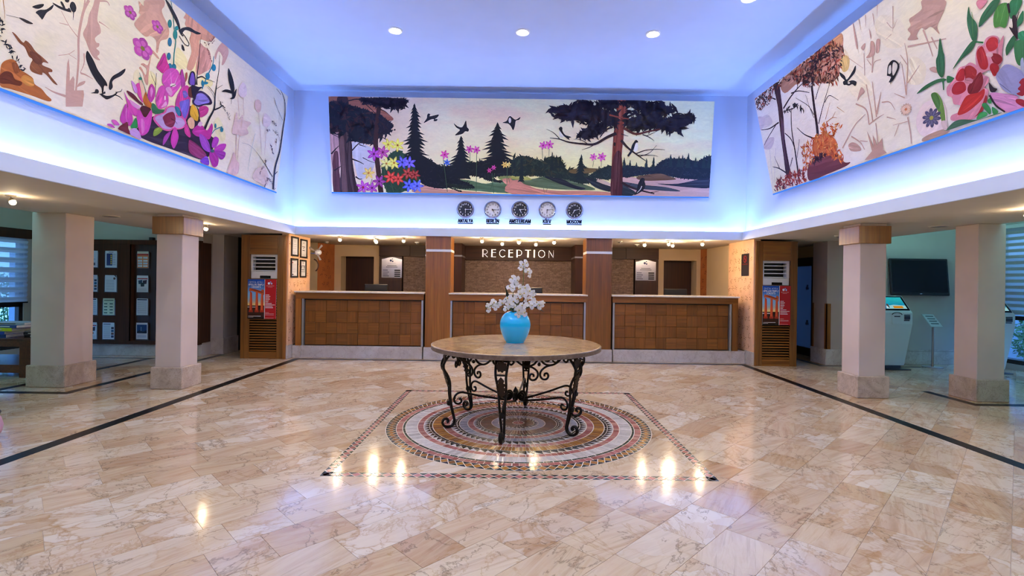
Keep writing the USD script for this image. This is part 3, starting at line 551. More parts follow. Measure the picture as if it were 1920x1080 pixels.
for i, (x0, x1, xs, w) in enumerate(((-3.1, -1.7, (-3.1, -2.58), 'left'), (1.75, 3.23, (2.7, 3.23), 'right'))):
    pn = thing('wall_panelling', f'dark wood panelling behind the {w} desk, carrying a steel plate', 'panelling', kind='structure')
    obj('header_board', MB().box(x0, (x0 + x1) / 2 - .002, 11.38, 11.44, 1.95, SOF, .003), DARKX, pn); obj('header_board', MB().box((x0 + x1) / 2 + .002, x1, 11.38, 11.44, 1.95, SOF, .003), DARKX, pn)
    obj('upright_board', MB().box(xs[0], xs[1], 11.40, 11.46, 0, 1.947, .003), DARKWOOD, pn)
struct('trim_9', MB().box(-1.14, 1.24, 11.24, 11.33, 1.885, SOF, .004), DARKX, 'dark wood header board carrying the chrome reception letters', 'header')
for x0, x1, w in ((-1.9, -1.14, 'left'), (1.24, 2.0, 'right')):
    pc = thing('inner_post', f'dark wood post with a pale band {w} of the middle stone wall', 'post', kind='structure')
    obj('post_shaft', MB().box(x0, x1, 10.56, 11.3, 0, 1.92).box(x0, x1, 10.56, 11.3, 1.955, SOF), DARKWOOD, pc); obj('pale_band', MB().box(x0 - .006, x1 + .006, 10.55, 11.3, 1.92, 1.955), ALU, pc)

# square pillars
def pillar(x0, x1, y0, y1, ov, label, cap):
    p = thing('pillar', label, 'pillar', (0, 0, 0), kind='structure')
    obj('shaft', MB().box(x0, x1, y0, y1, .27, SOF, .006), PINKWALL, p); obj('plinth', MB().box(x0 - ov, x1 + ov, y0 - ov, y1 + ov, 0, .275, .008), SKIRT2, p)
    if cap: obj('wooden_collar', MB().box(x0 - .035, x1 + .035, y0 - .035, y1 + .035, 1.945, 2.165, .004), OAK, p)
SKIRT2 = stone('plinth_marble', ['a59584', 'bfae9c', 'cdbfb0'], rough=.3, sc=4, vein='8a7660', vfac=.5)
pillar(-6.11, -5.68, 6.34, 6.77, .03, 'thick pink plastered pillar without collar by the left window', False)
pillar(-4.52, -4.195, 6.32, 6.65, .035, 'slim pink pillar with wooden collar standing left of the reception', True)
pillar(4.335, 4.67, 6.34, 6.67, .035, 'slim pink pillar with wooden collar standing right of the reception', True)
pillar(5.715, 6.06, 6.22, 6.55, .035, 'pink pillar without collar by the right window, near the television', False)

# ------------------------------------------------------------------ reception: wooden piers and three desks
def pier_col(x0, x1, label):
    p = thing('reception_pier', label, 'pier', kind='structure')
    obj('pier_shaft', MB().box(x0, x1, 9.0, 9.45, .215, 1.925, .003).box(x0, x1, 9.0, 9.45, 1.968, SOF, .003), OAK, p)
    obj('white_band', MB().box(x0 + .006, x1 + .004, 8.99, 9.46, 1.925, 1.968), WHITEPL, p)
    obj('plinth', MB().box(x0 - .02, x1 + .02, 8.975, 9.47, 0, .215, .004), SKIRT, p)
pier_col(-1.615, -1.165, 'oak veneered pier between the left and the middle reception desk')
pier_col(1.255, 1.715, 'oak veneered pier between the middle and the right reception desk')
def desk(x0, x1, cols, posts, label, seed):
    t = thing('reception_desk', label, 'reception desk'); g = np.random.default_rng(seed)
    obj('marble_top', MB().box(x0 - .02, x1 + .02, 8.955, 9.62, 1.165, 1.192, .005), COUNTERTOP, t)
    obj('front_rail', MB().box(x0, x1, 8.985, 9.03, 1.055, 1.165, .002), OAKX, t)
    obj('carcass', MB().box(x0 + .02, x1 - .02, 9.075, 9.55, .2, 1.165), DARKWOOD, t)
    obj('marble_plinth', MB().box(x0 + .02, x1 - .02, 9.0, 9.5, 0, .215, .004), SKIRT, t)
    for e, p in ((x0, posts[0]), (x1, posts[1])):
        if p: obj('post_plinth', MB().box(e - .05 if e == x0 else e - .1, e + .1 if e == x0 else e + .128, 8.978, 9.2, 0, .218, .003), SKIRT, t)
    a, b = x0, x1
    if posts[0]: obj('end_post', MB().box(a, a + .10, 8.985, 9.08, .215, 1.055, .002), OAK, t); a += .10
    if posts[1]: obj('end_post', MB().box(b - .10, b, 8.985, 9.08, .215, 1.055, .002), OAK, t); b -= .10
    obj('metal_strip', MB().box(a + .01, a + .042, 9.0, 9.08, .215, 1.055), ALU, t); obj('metal_strip', MB().box(b - .042, b - .01, 9.0, 9.08, .215, 1.055), ALU, t)
    obj('shadow_gap', MB().box(a + .05, b - .05, 9.03, 9.075, 1.035, 1.055), BLACK, t)
    a += .052; b -= .052; w = (b - a) / cols; h = (1.035 - .232) / 4
    for r in range(4):
        for c in range(cols):
            d = g.choice([0, .008, .016]) + g.uniform(0, .003)
            obj('wood_square', MB().box(a + c * w + .001, a + (c + 1) * w - .001, 9.05 - d, 9.075, .232 + r * h + .001, .232 + (r + 1) * h - .001, .002), OAK2X if (r + c + g.integers(0, 2) * (g.random() < .25)) % 2 else OAK2, t)
    return t
desk(-3.93, -1.64, 11, (1, 0), 'left reception desk with chequered oak front and marble top', 1)
desk(-1.175, 1.27, 12, (0, 0), 'middle reception desk with chequered oak front, partly behind the vase', 2)
desk(1.735, 3.98, 11, (0, 1), 'right reception desk with chequered oak front and marble top', 3)
# worktops inside the desks carry the monitors
for x0, x1, w in ((-3.9, -1.66, 'left'), (-1.1, 1.2, 'middle'), (1.76, 3.95, 'right')):
    t = thing('inner_worktop', f'low inner worktop behind the {w} reception desk', 'worktop'); obj('board', MB().box(x0, x1, 9.64, 10.1, .80, .83), DARKX, t); obj('support', MB().box(x0 + .05, x0 + .1, 9.66, 10.05, 0, .80), DARKWOOD, t); obj('support', MB().box(x1 - .1, x1 - .05, 9.66, 10.05, 0, .80), DARKWOOD, t)
def monitor(x, top, label):
    t = thing('computer_monitor', label, 'monitor', (x, 9.85, .83))
    h = top - .83
    obj('housing', MB().box(-.225, .225, -.02, .02, h - .30, h, .012), BLACK, t); obj('screen', MB().box(-.21, .21, .02, .024, h - .28, h - .02), BLACKGLOSS, t)
    obj('stand', MB().box(-.04, .04, -.01, .02, .01, h - .28).box(-.12, .12, -.09, .09, 0, .015, .004), BLACK, t)
monitor(-2.73, 1.325, 'black back of a computer monitor behind the left reception desk'); monitor(.30, 1.30, 'black back of a computer monitor behind the middle desk, right of the orchids'); monitor(3.13, 1.31, 'black back of a computer monitor behind the right reception desk')

# RECEPTION letters
sg = thing('reception_sign', 'chrome letters spelling RECEPTION on the dark wood header', 'sign')
def letter(ch, x, w):
    k, n, H = .030, .012, .172; b = MB(); M = front(x, 11.24, 1.952)
    def bar(x0, y0, x1, y1, t):
        d = np.array([x1 - x0, y1 - y0]); nn = np.array([-d[1], d[0]]) / np.linalg.norm(d) * t / 2; p = np.array([x0, y0]); q = np.array([x1, y1]); b.prism([p + nn, q + nn, q - nn, p - nn], .014, M)
    def arc(cx, cy, rx, ry, a0, a1, t0, t1=None):
        a = np.radians(np.linspace(a0, a1, 22)); t = np.linspace(t0, t1 or t0, 22) / 2
        o = np.c_[cx + (rx) * np.cos(a), cy + (ry) * np.sin(a)]; i = np.c_[cx + (rx - 2 * t) * np.cos(a), cy + (ry - 2 * t) * np.sin(a)]; b.prism(np.vstack([o, i[::-1]]), .014, M)
    if ch in 'REPIN': bar(k / 2, 0, k / 2, H, k if ch != 'N' else n)
    if ch == 'R': arc(w * .42, H * .68, w * .55, H * .32, -90, 90, n); bar(k, H - n / 2, w * .45, H - n / 2, n); bar(k, H * .36 + n / 2, w * .45, H * .36 + n / 2, n); bar(w * .42, H * .36, w * .97, 0, n * 1.3)
    if ch == 'E':
        for y in (n / 2, H * .6, H - n / 2): bar(k, y, w, y, n)
    if ch == 'C': arc(w * .55, H / 2, w * .55, H / 2, 40, 320, n, n * 1.3)
    if ch == 'P': arc(w * .42, H * .60, w * .58, H * .40, -90, 90, n); bar(k, H - n / 2, w * .45, H - n / 2, n); bar(k, H * .2 + n / 2, w * .45, H * .2 + n / 2, n)
    if ch == 'T': bar(0, H - n / 2, w, H - n / 2, n); bar(w / 2, 0, w / 2, H, k)
    if ch == 'O': arc(w / 2, H / 2, w / 2, H / 2, 0, 359.9, n * 1.1)
    if ch == 'N': bar(n, H, w - n / 2, 0, n * 1.2); bar(w - n / 2, 0, w - n / 2, H, n)
    obj('letter', b, LETTER, sg)
x = -.757
for ch, w, gap in (('R', .125, .075), ('E', .105, .075), ('C', .14, .062), ('E', .105, .077), ('P', .125, .07), ('T', .13, .06), ('I', .034, .066), ('O', .155, .072), ('N', .12, 0)): letter(ch, x, w); x += w + gap

# steel price plates
def plate(x0, x1, z0, z1, y, w):
    t = thing('steel_plate', f'brushed steel information plate with arched top on the panelling behind the {w} desk', 'plate')
    W, H = x1 - x0, z1 - z0; pts = [(0, 0), (W, 0), (W, H * .9)] + [(W / 2 + W / 2 * f, H * (.9 + .1 * (math.cos(f * PI) * .5 + .5))) for f in np.linspace(1, -1, 15)] + [(0, H * .9)]
    M = front(x0, y, z0); obj('steel_sheet', MB().prism(pts, .012, M), STEEL, t)
    p = Paint(W, H, 2e-4)
    for dx, dy, r in ((-.025, -.012, .026), (.018, -.03, .018), (.012, .022, .012)): p.disc(W / 2 + dx, H * .86 + dy, r, r, '14204a')
    p.rect(W * .3, H * .70, W * .7, H * .715, '6a6a74'); p.rect(W * .27, H * .575, W * .73, H * .60, '181820'); p.rect(W * .22, H * .5, W * .78, H * .525, '181820')
    for i in range(4):
        y = H * (.36 - i * .095); p.rect(W * .06, y - .006, W * (.3 + .06 * (i % 2)), y + .008, '3a3644'); p.rect(W * .63, y - .014, W * .92, y + .014, '0a0a0e')
    M2 = M.copy(); M2[:3, 3] += M[:3, 2] * .012; paint_obj('print', p, M2, t)
plate(-3.04, -2.58, 1.465, 1.93, 11.40, 'left'); plate(2.71, 3.17, 1.475, 1.945, 11.40, 'right')

# ------------------------------------------------------------------ air conditioning cabinets with posters
def ac_cabinet(x0, x1, y, ox0, ox1, label, side):
    W = x1 - x0; t = thing('air_conditioner_cabinet', label, 'cabinet', (x0, y, 0)); a, b = ox0 - x0, ox1 - x0
    ac0, ac1, l0, l1 = 1.40, 1.83, .12, 1.35
    obj('left_stile', MB().box(0, a, 0, .03, 0, 2.17, .003), OAK, t); obj('right_stile', MB().box(b, W, 0, .03, 0, 2.17, .003), OAK, t)
    obj('top_panel', MB().box(a, b, .002, .03, ac1, 2.17, .003), OAKX, t); obj('middle_rail', MB().box(a, b, .002, .03, l1, ac0, .003), OAKX, t); obj('bottom_rail', MB().box(a, b, .002, .03, 0, l0, .003), OAKX, t)
    obj('side_panel', MB().box(0, .02, .03, .45, 0, 2.17), OAKY, t); obj('side_panel', MB().box(W - .02, W, .03, .45, 0, 2.17), OAKY, t); obj('top_board', MB().box(0, W, .03, .45, 2.15, 2.17), OAKX, t)
    e = W if side == 'left' else 0; obj('edge_pilaster', MB().box(min(e, e + (.05 if side == 'left' else -.05)), max(e, e + (.05 if side == 'left' else -.05)), -.01, .06, 0, 2.17, .004), OAK, t)
    obj('back_lining', MB().box(.02, W - .02, .20, .22, 0, ac0), BLACK, t)
    u = thing_part(t, 'air_conditioner')
    obj('unit_body', MB().box(a + .005, b - .005, .035, .2, ac0 + .002, ac0 + .13, .006).box(a + .005, a + .035, .035, .2, ac0 + .13, ac1 - .002).box(b - .05, b - .005, .035, .2, ac0 + .13, ac1 - .002).box(a + .035, b - .05, .035, .2, ac1 - .04, ac1 - .002), WHITEPL, u)
    obj('outlet', MB().box(a + .035, b - .05, .15, .19, ac0 + .13, ac1 - .04), BLACK, u)
    for k in range(4): obj('louvre', MB().box(a + .037, b - .052, .04, .11, ac0 + .135 + k * .066, ac0 + .152 + k * .066, .004), WHITEPL, u)
    obj('display', MB().box(a + .17, b - .13, .028, .036, ac0 + .01, ac0 + .055), BLACKGLOSS, u)
    n = 27; h = (l1 - l0) / n
    for k in range(n):
        z = l0 + k * h; b_ = MB().box(a + .004, b - .004, -.016, .016, -.0065, .0065, .003); ca, sa = math.cos(.5), math.sin(.5); R_ = np.eye(4); R_[1:3, 1:3] = [[ca, -sa], [sa, ca]]; R_[:3, 3] = (0, .02, z + h / 2); b_.move(R_)
        obj('slat', b_, OAKX, t)
    return t
def thing_part(parent, name):
    return UsdGeom.Xform.Define(stage, numbered(path_of(parent), name)).GetPrim()
ac_cabinet(-4.82, -4.075, 8.82, -4.67, -4.185, 'tall oak cabinet holding an air conditioner left of the reception, by the dark passage', 'left')
ac_cabinet(4.205, 4.885, 8.72, 4.285, 4.765, 'tall oak cabinet holding an air conditioner right of the reception, by the glass door', 'right')
def poster(x, y, z, w, h, label):
    t = thing('concert_poster', label, 'poster'); M = front(x, y, z)
    obj('board', MB().box(x, x + w, y, y + .006, z, z + h), WHITEPL, t)
    p = Paint(w, h, 1.5e-4); k = w * .59
    p.grid(2, 12, lambda u, v, q: np.array([lin('1450b4')]) * np.clip((v[:, None] - .55) / .3, 0, 1) + np.array([lin('8fc4ea')]) * np.clip(1 - abs(v[:, None] - .58) / .3, 0, 1) + np.array([lin('f4c020')]) * np.clip(1 - abs(v[:, None] - .36) / .14, 0, 1))
    p.rect(0, 0, k, h * .30, '3a1c14'); p.rect(0, h * .25, k, h * .335, '241014'); p.rect(0, h * .28, k * .6, h * .31, 'b8a8a0')
    oc, o2 = 'c8401c', 'e06a34'
    for cx in (.20, .55, .86): p.poly([(k * (cx - .085), h * .20), (k * (cx + .085), h * .20), (k * (cx + .06), h * .66), (k * (cx - .06), h * .70)], oc); p.poly([(k * (cx - .05), h * .22), (k * (cx - .01), h * .22), (k * (cx - .01), h * .66), (k * (cx - .045), h * .68)], o2); p.rect(k * (cx - .12), h * .165, k * (cx + .12), h * .215, 'a83018')
    p.poly([(k * .08, h * .70), (k * .12, h * .78), (k * .5, h * .745), (k * .8, h * .70), (k * .84, h * .75), (k * .97, h * .73), (k * .97, h * .60), (k * .7, h * .645), (k * .3, h * .70)], 'c85a2c'); p.poly([(k * .12, h * .76), (k * .5, h * .735), (k * .9, h * .68), (k * .9, h * .66), (k * .4, h * .715)], '7a2a18')
    p.rect(0, 0, k, h * .045, '1c1010'); p.rect(k * .05, h * .06, k * .8, h * .072, 'e8e0dc'); p.rect(k * .05, h * .035, k * .35, h * .045, 'c8c0bc')
    p.rect(k, 0, k + w * .018, h, 'e8e8ec'); p.rect(k + w * .018, 0, w, h, 'b4141e')
    tx = h * .043; p.text('CRYSTAL HOTELS', tx, k / 2, h * .905, 'cfe0f4', k * .86); p.text('APOLLON TEMPLE', tx, k / 2, h * .845, 'ffffff', k * .92, True); p.text('CONCERTS', tx, k / 2, h * .785, 'e8f2fc', k * .54, True)
    rx = k + w * .2
    for dx, dy, r in ((-.03, 0, .03), (.03, -.005, .022), (.008, .035, .016)): p.disc(rx + dx * w * 1.6, h * .90 + dy * w * 1.4, r * w * 1.4, r * w * 1.4, ['e8eef8', '6aa0e0', 'a8c8f0'][int(r * 100) % 3])
    p.text('CRYSTAL HOTELS', h * .018, rx, h * .83, 'f0d8d8', w * .27); p.rect(rx - w * .08, h * .805, rx + w * .08, h * .812, 'e0b0b0')
    for i, l in enumerate((.13, .17, .14, .15, .12, .10, .22, .33, .25, .27)): p.rect(k + w * .04, h * (.60 - i * .036), k + w * (.04 + l), h * (.614 - i * .036), 'f4e4e4')
    for i, l in enumerate((.13, .3, .3)): p.rect(k + w * .04, h * (.155 - i * .03), k + w * (.04 + l), h * (.163 - i * .03), 'e0c0c0')
    p.rect(k + w * .04, h * .02, k + w * .33, h * .027, 'e0c0c0'); paint_obj('print', p, M, t)
poster(-4.69, 8.805, .70, .50, .69, 'blue and red concert poster on the left oak cabinet'); poster(4.275, 8.705, .715, .485, .68, 'blue and red concert poster on the right oak cabinet')

# ------------------------------------------------------------------ round table of wrought iron and marble
TC = (.012, 5.03); t = thing('round_table', 'large round marble topped table on scrolled black wrought iron legs', 'table', (*TC, 0)); TR, TZ = .838, .79
obj('table_top', MB().lathe([(0, TZ - .052), (TR - .03, TZ - .052), (TR - .008, TZ - .046), (TR, TZ - .034), (TR, TZ - .014), (TR - .006, TZ - .004), (TR - .014, TZ), (0, TZ)], 96), TABLETOP, t, smooth=25)
obj('table_edge', MB().lathe([(TR - .004, TZ - .047), (TR + .002, TZ - .044), (TR + .003, TZ - .008), (TR - .004, TZ - .005)], 96), TABLERIM, t, smooth=25)
WEDGE = pbr('table_inlay', lin('c2a680'), .14); m = MB()
for i in range(8):
    a = i * PI / 4 + .2; P_ = lambda r, w: (r * math.cos(a + w), r * math.sin(a + w)); m.prism([(0, 0), P_(.34, -.36), P_(.7, 0), P_(.34, .36)], .0012, frame((0, 0, TZ - .0006), (1, 0, 0), (0, 1, 0)))
INLAY = stone('table_inlay_marble', ['a88660', 'c4a680', 'd0b590'], rough=.13, sc=4, vein='7a5c40', vfac=.5); obj('inlaid_star', m, INLAY, t)
obj('under_frame', MB().tube([(.63 * math.cos(a), .63 * math.sin(a), TZ - .062) for a in np.linspace(0, 2 * PI, 61)], .01, 6, False), IRON, t)
prof = smooth_open([(.655, .735), (.69, .70), (.735, .63), (.738, .575), (.70, .51), (.675, .44), (.67, .33), (.655, .22), (.628, .11), (.62, .06), (.637, .025), (.675, .0125), (.715, .022), (.735, .055), (.72, .088), (.69, .088), (.68, .066), (.695, .055)], 4)
for k in range(6):
    A = math.radians(-100 + 60 * k); er, et = np.array([math.cos(A), math.sin(A), 0]), np.array([-math.sin(A), math.cos(A), 0]); b = MB(); Z = np.array([0, 0, 1.])
    for s in (-1, 1):
        gap = np.interp(prof[:, 1], [0, .1, .4, .75], [.007, .012, .03, .058]); gap[np.argmin(prof[:, 1]):] = .007
        b.tube([er * r + et * s * g + Z * z for (r, z), g in zip(prof, gap)], .0115, 7)
    for z, r, g in ((.60, .737, .045), (.71, .68, .055), (.40, .672, .03)): b.tube([er * r - et * g + Z * z, er * r + et * g + Z * z], .009, 6)
    b.lathe([(0, -.03), (.02, -.02), (.026, 0), (.02, .02), (0, .03)], 10, er * .672 + Z * .24)
    lg = obj('leg', b, IRON, t, smooth=40)
    b = MB(); M = frame(er * .688 + Z * .41, et, er * .055 + Z * .18)
    lf = [(0, -.02), (.012, .0), (.04, .03), (.02, .045), (.045, .075), (.022, .085), (.042, .115), (.02, .125), (.03, .15), (0, .185)]; b.prism(lf + [(-x, y) for x, y in lf[::-1][1:-1]], .006, M); obj('leaf_ornament', b, BRONZE, lg)
    b = MB(); pts = [(math.cos(a) * (.05 + .006 * math.cos(9 * a)), .67 + math.sin(a) * (.045 + .006 * math.cos(9 * a))) for a in np.linspace(0, 2 * PI, 37)[:-1]]; b.prism(pts, .012, frame(er * .715, et, Z)); obj('shell_ornament', b, BRONZE, lg)
    # stretcher to the middle
    sp = smooth_open([(.078, .285), (.062, .272), (.068, .252), (.092, .25), (.108, .27), (.098, .297), (.065, .305), (.042, .283), (.045, .25), (.085, .232), (.2, .252), (.38, .29), (.5, .322), (.56, .333), (.605, .315), (.625, .275), (.612, .236), (.578, .225), (.553, .244), (.56, .27), (.58, .268)], 4)
    obj('stretcher', MB().tube([er * r + Z * z for r, z in sp], .0105, 7), IRON, t, smooth=40)
    # scrolls under the top between this leg and the next
    B = A + PI / 6; er, et = np.array([math.cos(B), math.sin(B), 0]), np.array([-math.sin(B), math.cos(B), 0]); b = MB()
    for s in (-1, 1):
        for pts in ([(.225, .735), (.20, .70), (.15, .668), (.10, .66), (.05, .675), (.018, .71), (.006, .735)], [(.11, .66), (.06, .645), (.018, .61), (.012, .57), (.035, .54), (.07, .537), (.09, .56), (.08, .588), (.055, .585), (.052, .565)], [(.26, .73), (.24, .70), (.265, .68), (.285, .70), (.272, .72)]):
            b.tube([er * .60 + et * s * u + Z * z for u, z in smooth_open(pts, 4)], .0095, 6)
    b.lathe([(0, .655), (.012, .66), (.016, .672), (.012, .684), (0, .69)], 8, er * .6); obj('apron_scroll', b, IRON, t, smooth=40)
obj('centre_hub', MB().lathe([(0, .20), (.014, .215), (.03, .235), (.032, .27), (.022, .29), (.026, .31), (.012, .34), (0, .36)], 14), IRON, t, smooth=40)

# vase and orchids
VX, VY = .0, 5.08
v = thing('vase', 'glossy turquoise egg shaped vase standing on the round marble table', 'vase', (VX, VY, TZ))
TURQ = M_('turquoise_glaze', {'p': ('principled_bsdf', dict(base_color=(.0, .52, .92), roughness=.12, coat_weight=.6, coat_roughness=.04, subsurface_weight=.1, subsurface_radius=(.02, .05, .08)))}, [])
vp = [(0, .002), (.085, .002), (.092, .008), (.118, .05), (.142, .105), (.155, .165), (.152, .215), (.134, .262), (.104, .296), (.078, .309), (.070, .311), (.066, .306), (.09, .285), (.10, .26)]
q = smooth_open(vp, 4); obj('vase_body', MB().lathe(q, 48), TURQ, v, smooth=50)
oc = thing('orchid_arrangement', 'spray of white orchids with dark leaves standing in the turquoise vase', 'flowers', (VX, VY, TZ + .31))
PETAL = M_('orchid_petal', {'d': ('principled_bsdf', dict(base_color=(.82, .81, .80), roughness=.5)), 't': ('translucent_bsdf', dict(color=(.8, .8, .78))), 'm': ('mix_closure', dict(fac=.3))}, [('d.BSDF', 'm.closure1'), ('t.BSDF', 'm.closure2')], 'm.closure')
LIP = pbr('orchid_lip', lin('c8b86a'), .5); STEM = pbr('orchid_stem', lin('4a6a34'), .5); DLEAF = pbr('dark_leaf', lin('1c2616'), .35)
org = np.random.default_rng(4)
def W(px, pz, dy=0): return np.array([(px - 967) / 187.0 - VX, dy, EYE - (pz - 529) / 187.0 - TZ - .31])
def orchid(c, size):
    az, el, tw = org.uniform(-2.3, -.8), org.uniform(-.4, .5), org.uniform(0, 6); n = np.array([math.cos(az) * math.cos(el), math.sin(az) * math.cos(el), math.sin(el)])
    a = np.cross(n, [.2, .1, 1.0]); a /= np.linalg.norm(a); bb = np.cross(n, a); m = MB()
    for i, (l, w, lift) in enumerate(((1.0, .52, .15), (1.0, .52, .15), (.9, .36, -.05), (.9, .36, -.05), (.9, .36, -.05))):
        th = tw + [0, PI, PI / 2, PI / 2 + 2.2, PI / 2 - 2.2][i] + org.uniform(-.12, .12); d, e = math.cos(th) * a + math.sin(th) * bb, -math.sin(th) * a + math.cos(th) * bb; V, F = [], []
        for j, (r, ww) in enumerate(((.06, .15), (.3, .75), (.6, 1.0), (.85, .75), (1.0, .25))):
            for s in (-1, -.5, 0, .5, 1): V.append(c + size * (d * l * r + e * s * w * ww + n * (lift * r * 1.2 - .25 * r * r + .12 * abs(s) * ww + .05 * math.sin(5 * r + 4 * s + i)) + n * .01 * i))
        for j in range(4):
            for s in range(4): o = j * 5 + s; F += [[o, o + 1, o + 6], [o, o + 6, o + 5]]
        m.add(V, F)
    f = obj('flower', m, PETAL, oc, smooth=60); m = MB()
    th = tw + PI / 2; d = math.cos(th) * a + math.sin(th) * bb; m.lathe([(0, -.2), (.14, -.08), (.18, .05), (.1, .2), (0, .26)], 7); M = frame(c + n * size * .12 - d * size * .1, a, bb); M[:3, :3] *= size; obj('flower_lip', m.move(M), LIP, f)
stems = [((967, 588), (975, 560), (981, 530), (982, 498), 0), ((965, 588), (962, 560), (964, 540), (966, 524), .02), ((966, 588), (972, 565), (980, 553), (990, 545), -.05), ((966, 588), (950, 575), (932, 570), (910, 579), -.03), ((968, 588), (985, 577), (1002, 570), (1019, 572), -.04), ((966, 588), (958, 577), (952, 566), (948, 560), -.08), ((968, 588), (975, 582), (980, 580), (986, 586), -.10)]
for *p, dy in stems: obj('stem', MB().tube(smooth_open([np.r_[W(*q)[[0, 2]]] for q in p], 5)[:, [0, 0, 1]] * (1, 0, 1) + (0, dy, 0), .0035, 6), STEM, oc)
for x, z, s, dy in ((979, 496, .045, 0), (986, 493, .04, .01), (976, 502, .036, -.01), (990, 508, .04, 0), (993, 515, .03, 0), (961, 523, .045, .02), (969, 525, .042, .0), (966, 532, .04, .03), (956, 538, .04, 0), (962, 541, .034, -.02),
        (977, 541, .046, -.04), (986, 540, .048, -.07), (993, 546, .044, -.03), (983, 549, .044, -.09), (974, 552, .042, -.05), (999, 557, .04, -.05), (1001, 549, .032, -.03), (953, 560, .048, -.08), (962, 565, .046, -.1), (955, 570, .042, -.12), (968, 561, .04, -.06), (950, 578, .036, -.1), (980, 573, .046, -.12), (974, 580, .046, -.14), (983, 585, .042, -.13), (972, 588, .036, -.13),
        (992, 569, .044, -.08), (999, 572, .042, -.05), (1006, 567, .04, -.04), (1013, 572, .044, -.04), (1018, 568, .03, -.02), (941, 568, .042, -.04), (935, 572, .034, -.03), (927, 568, .042, -.03), (921, 574, .036, -.02), (917, 581, .034, -.02), (929, 577, .034, -.02), (914, 573, .024, 0), (965, 575, .04, -.1), (988, 560, .04, -.08)): orchid(W(x, z, dy), s * 1.08)
for p, w in ((((966, 590), (958, 570), (952, 552), (946, 534)), .028), (((966, 590), (955, 570), (950, 556), (949, 548)), .016), (((968, 588), (995, 574), (1010, 578), (1022, 585)), .022), (((965, 588), (955, 578), (946, 577), (938, 583)), .022), (((967, 588), (968, 575), (966, 566), (968, 560)), .02), (((968, 588), (980, 570), (984, 550), (988, 530)), .01)):
    c = smooth_open([W(*q)[[0, 2]] for q in p], 4); t_ = np.gradient(c, axis=0); t_ /= np.linalg.norm(t_, axis=1, keepdims=True); n_ = np.c_[-t_[:, 1], t_[:, 0]]; ww = np.sin(np.linspace(.35, PI, len(c)))[:, None] * w / 2
    V = np.vstack([np.c_[c[:, 0] + s * n_[:, 0] * ww[:, 0], np.full(len(c), -.02 + abs(s) * .006), c[:, 1] + s * n_[:, 1] * ww[:, 0]] for s in (-1, 0, 1)]); k = len(c); F = [[r * k + i, r * k + i + 1, (r + 1) * k + i + 1] for r in (0, 1) for i in range(k - 1)] + [[r * k + i, (r + 1) * k + i + 1, (r + 1) * k + i] for r in (0, 1) for i in range(k - 1)]
    obj('leaf', (V, F), DLEAF, oc)
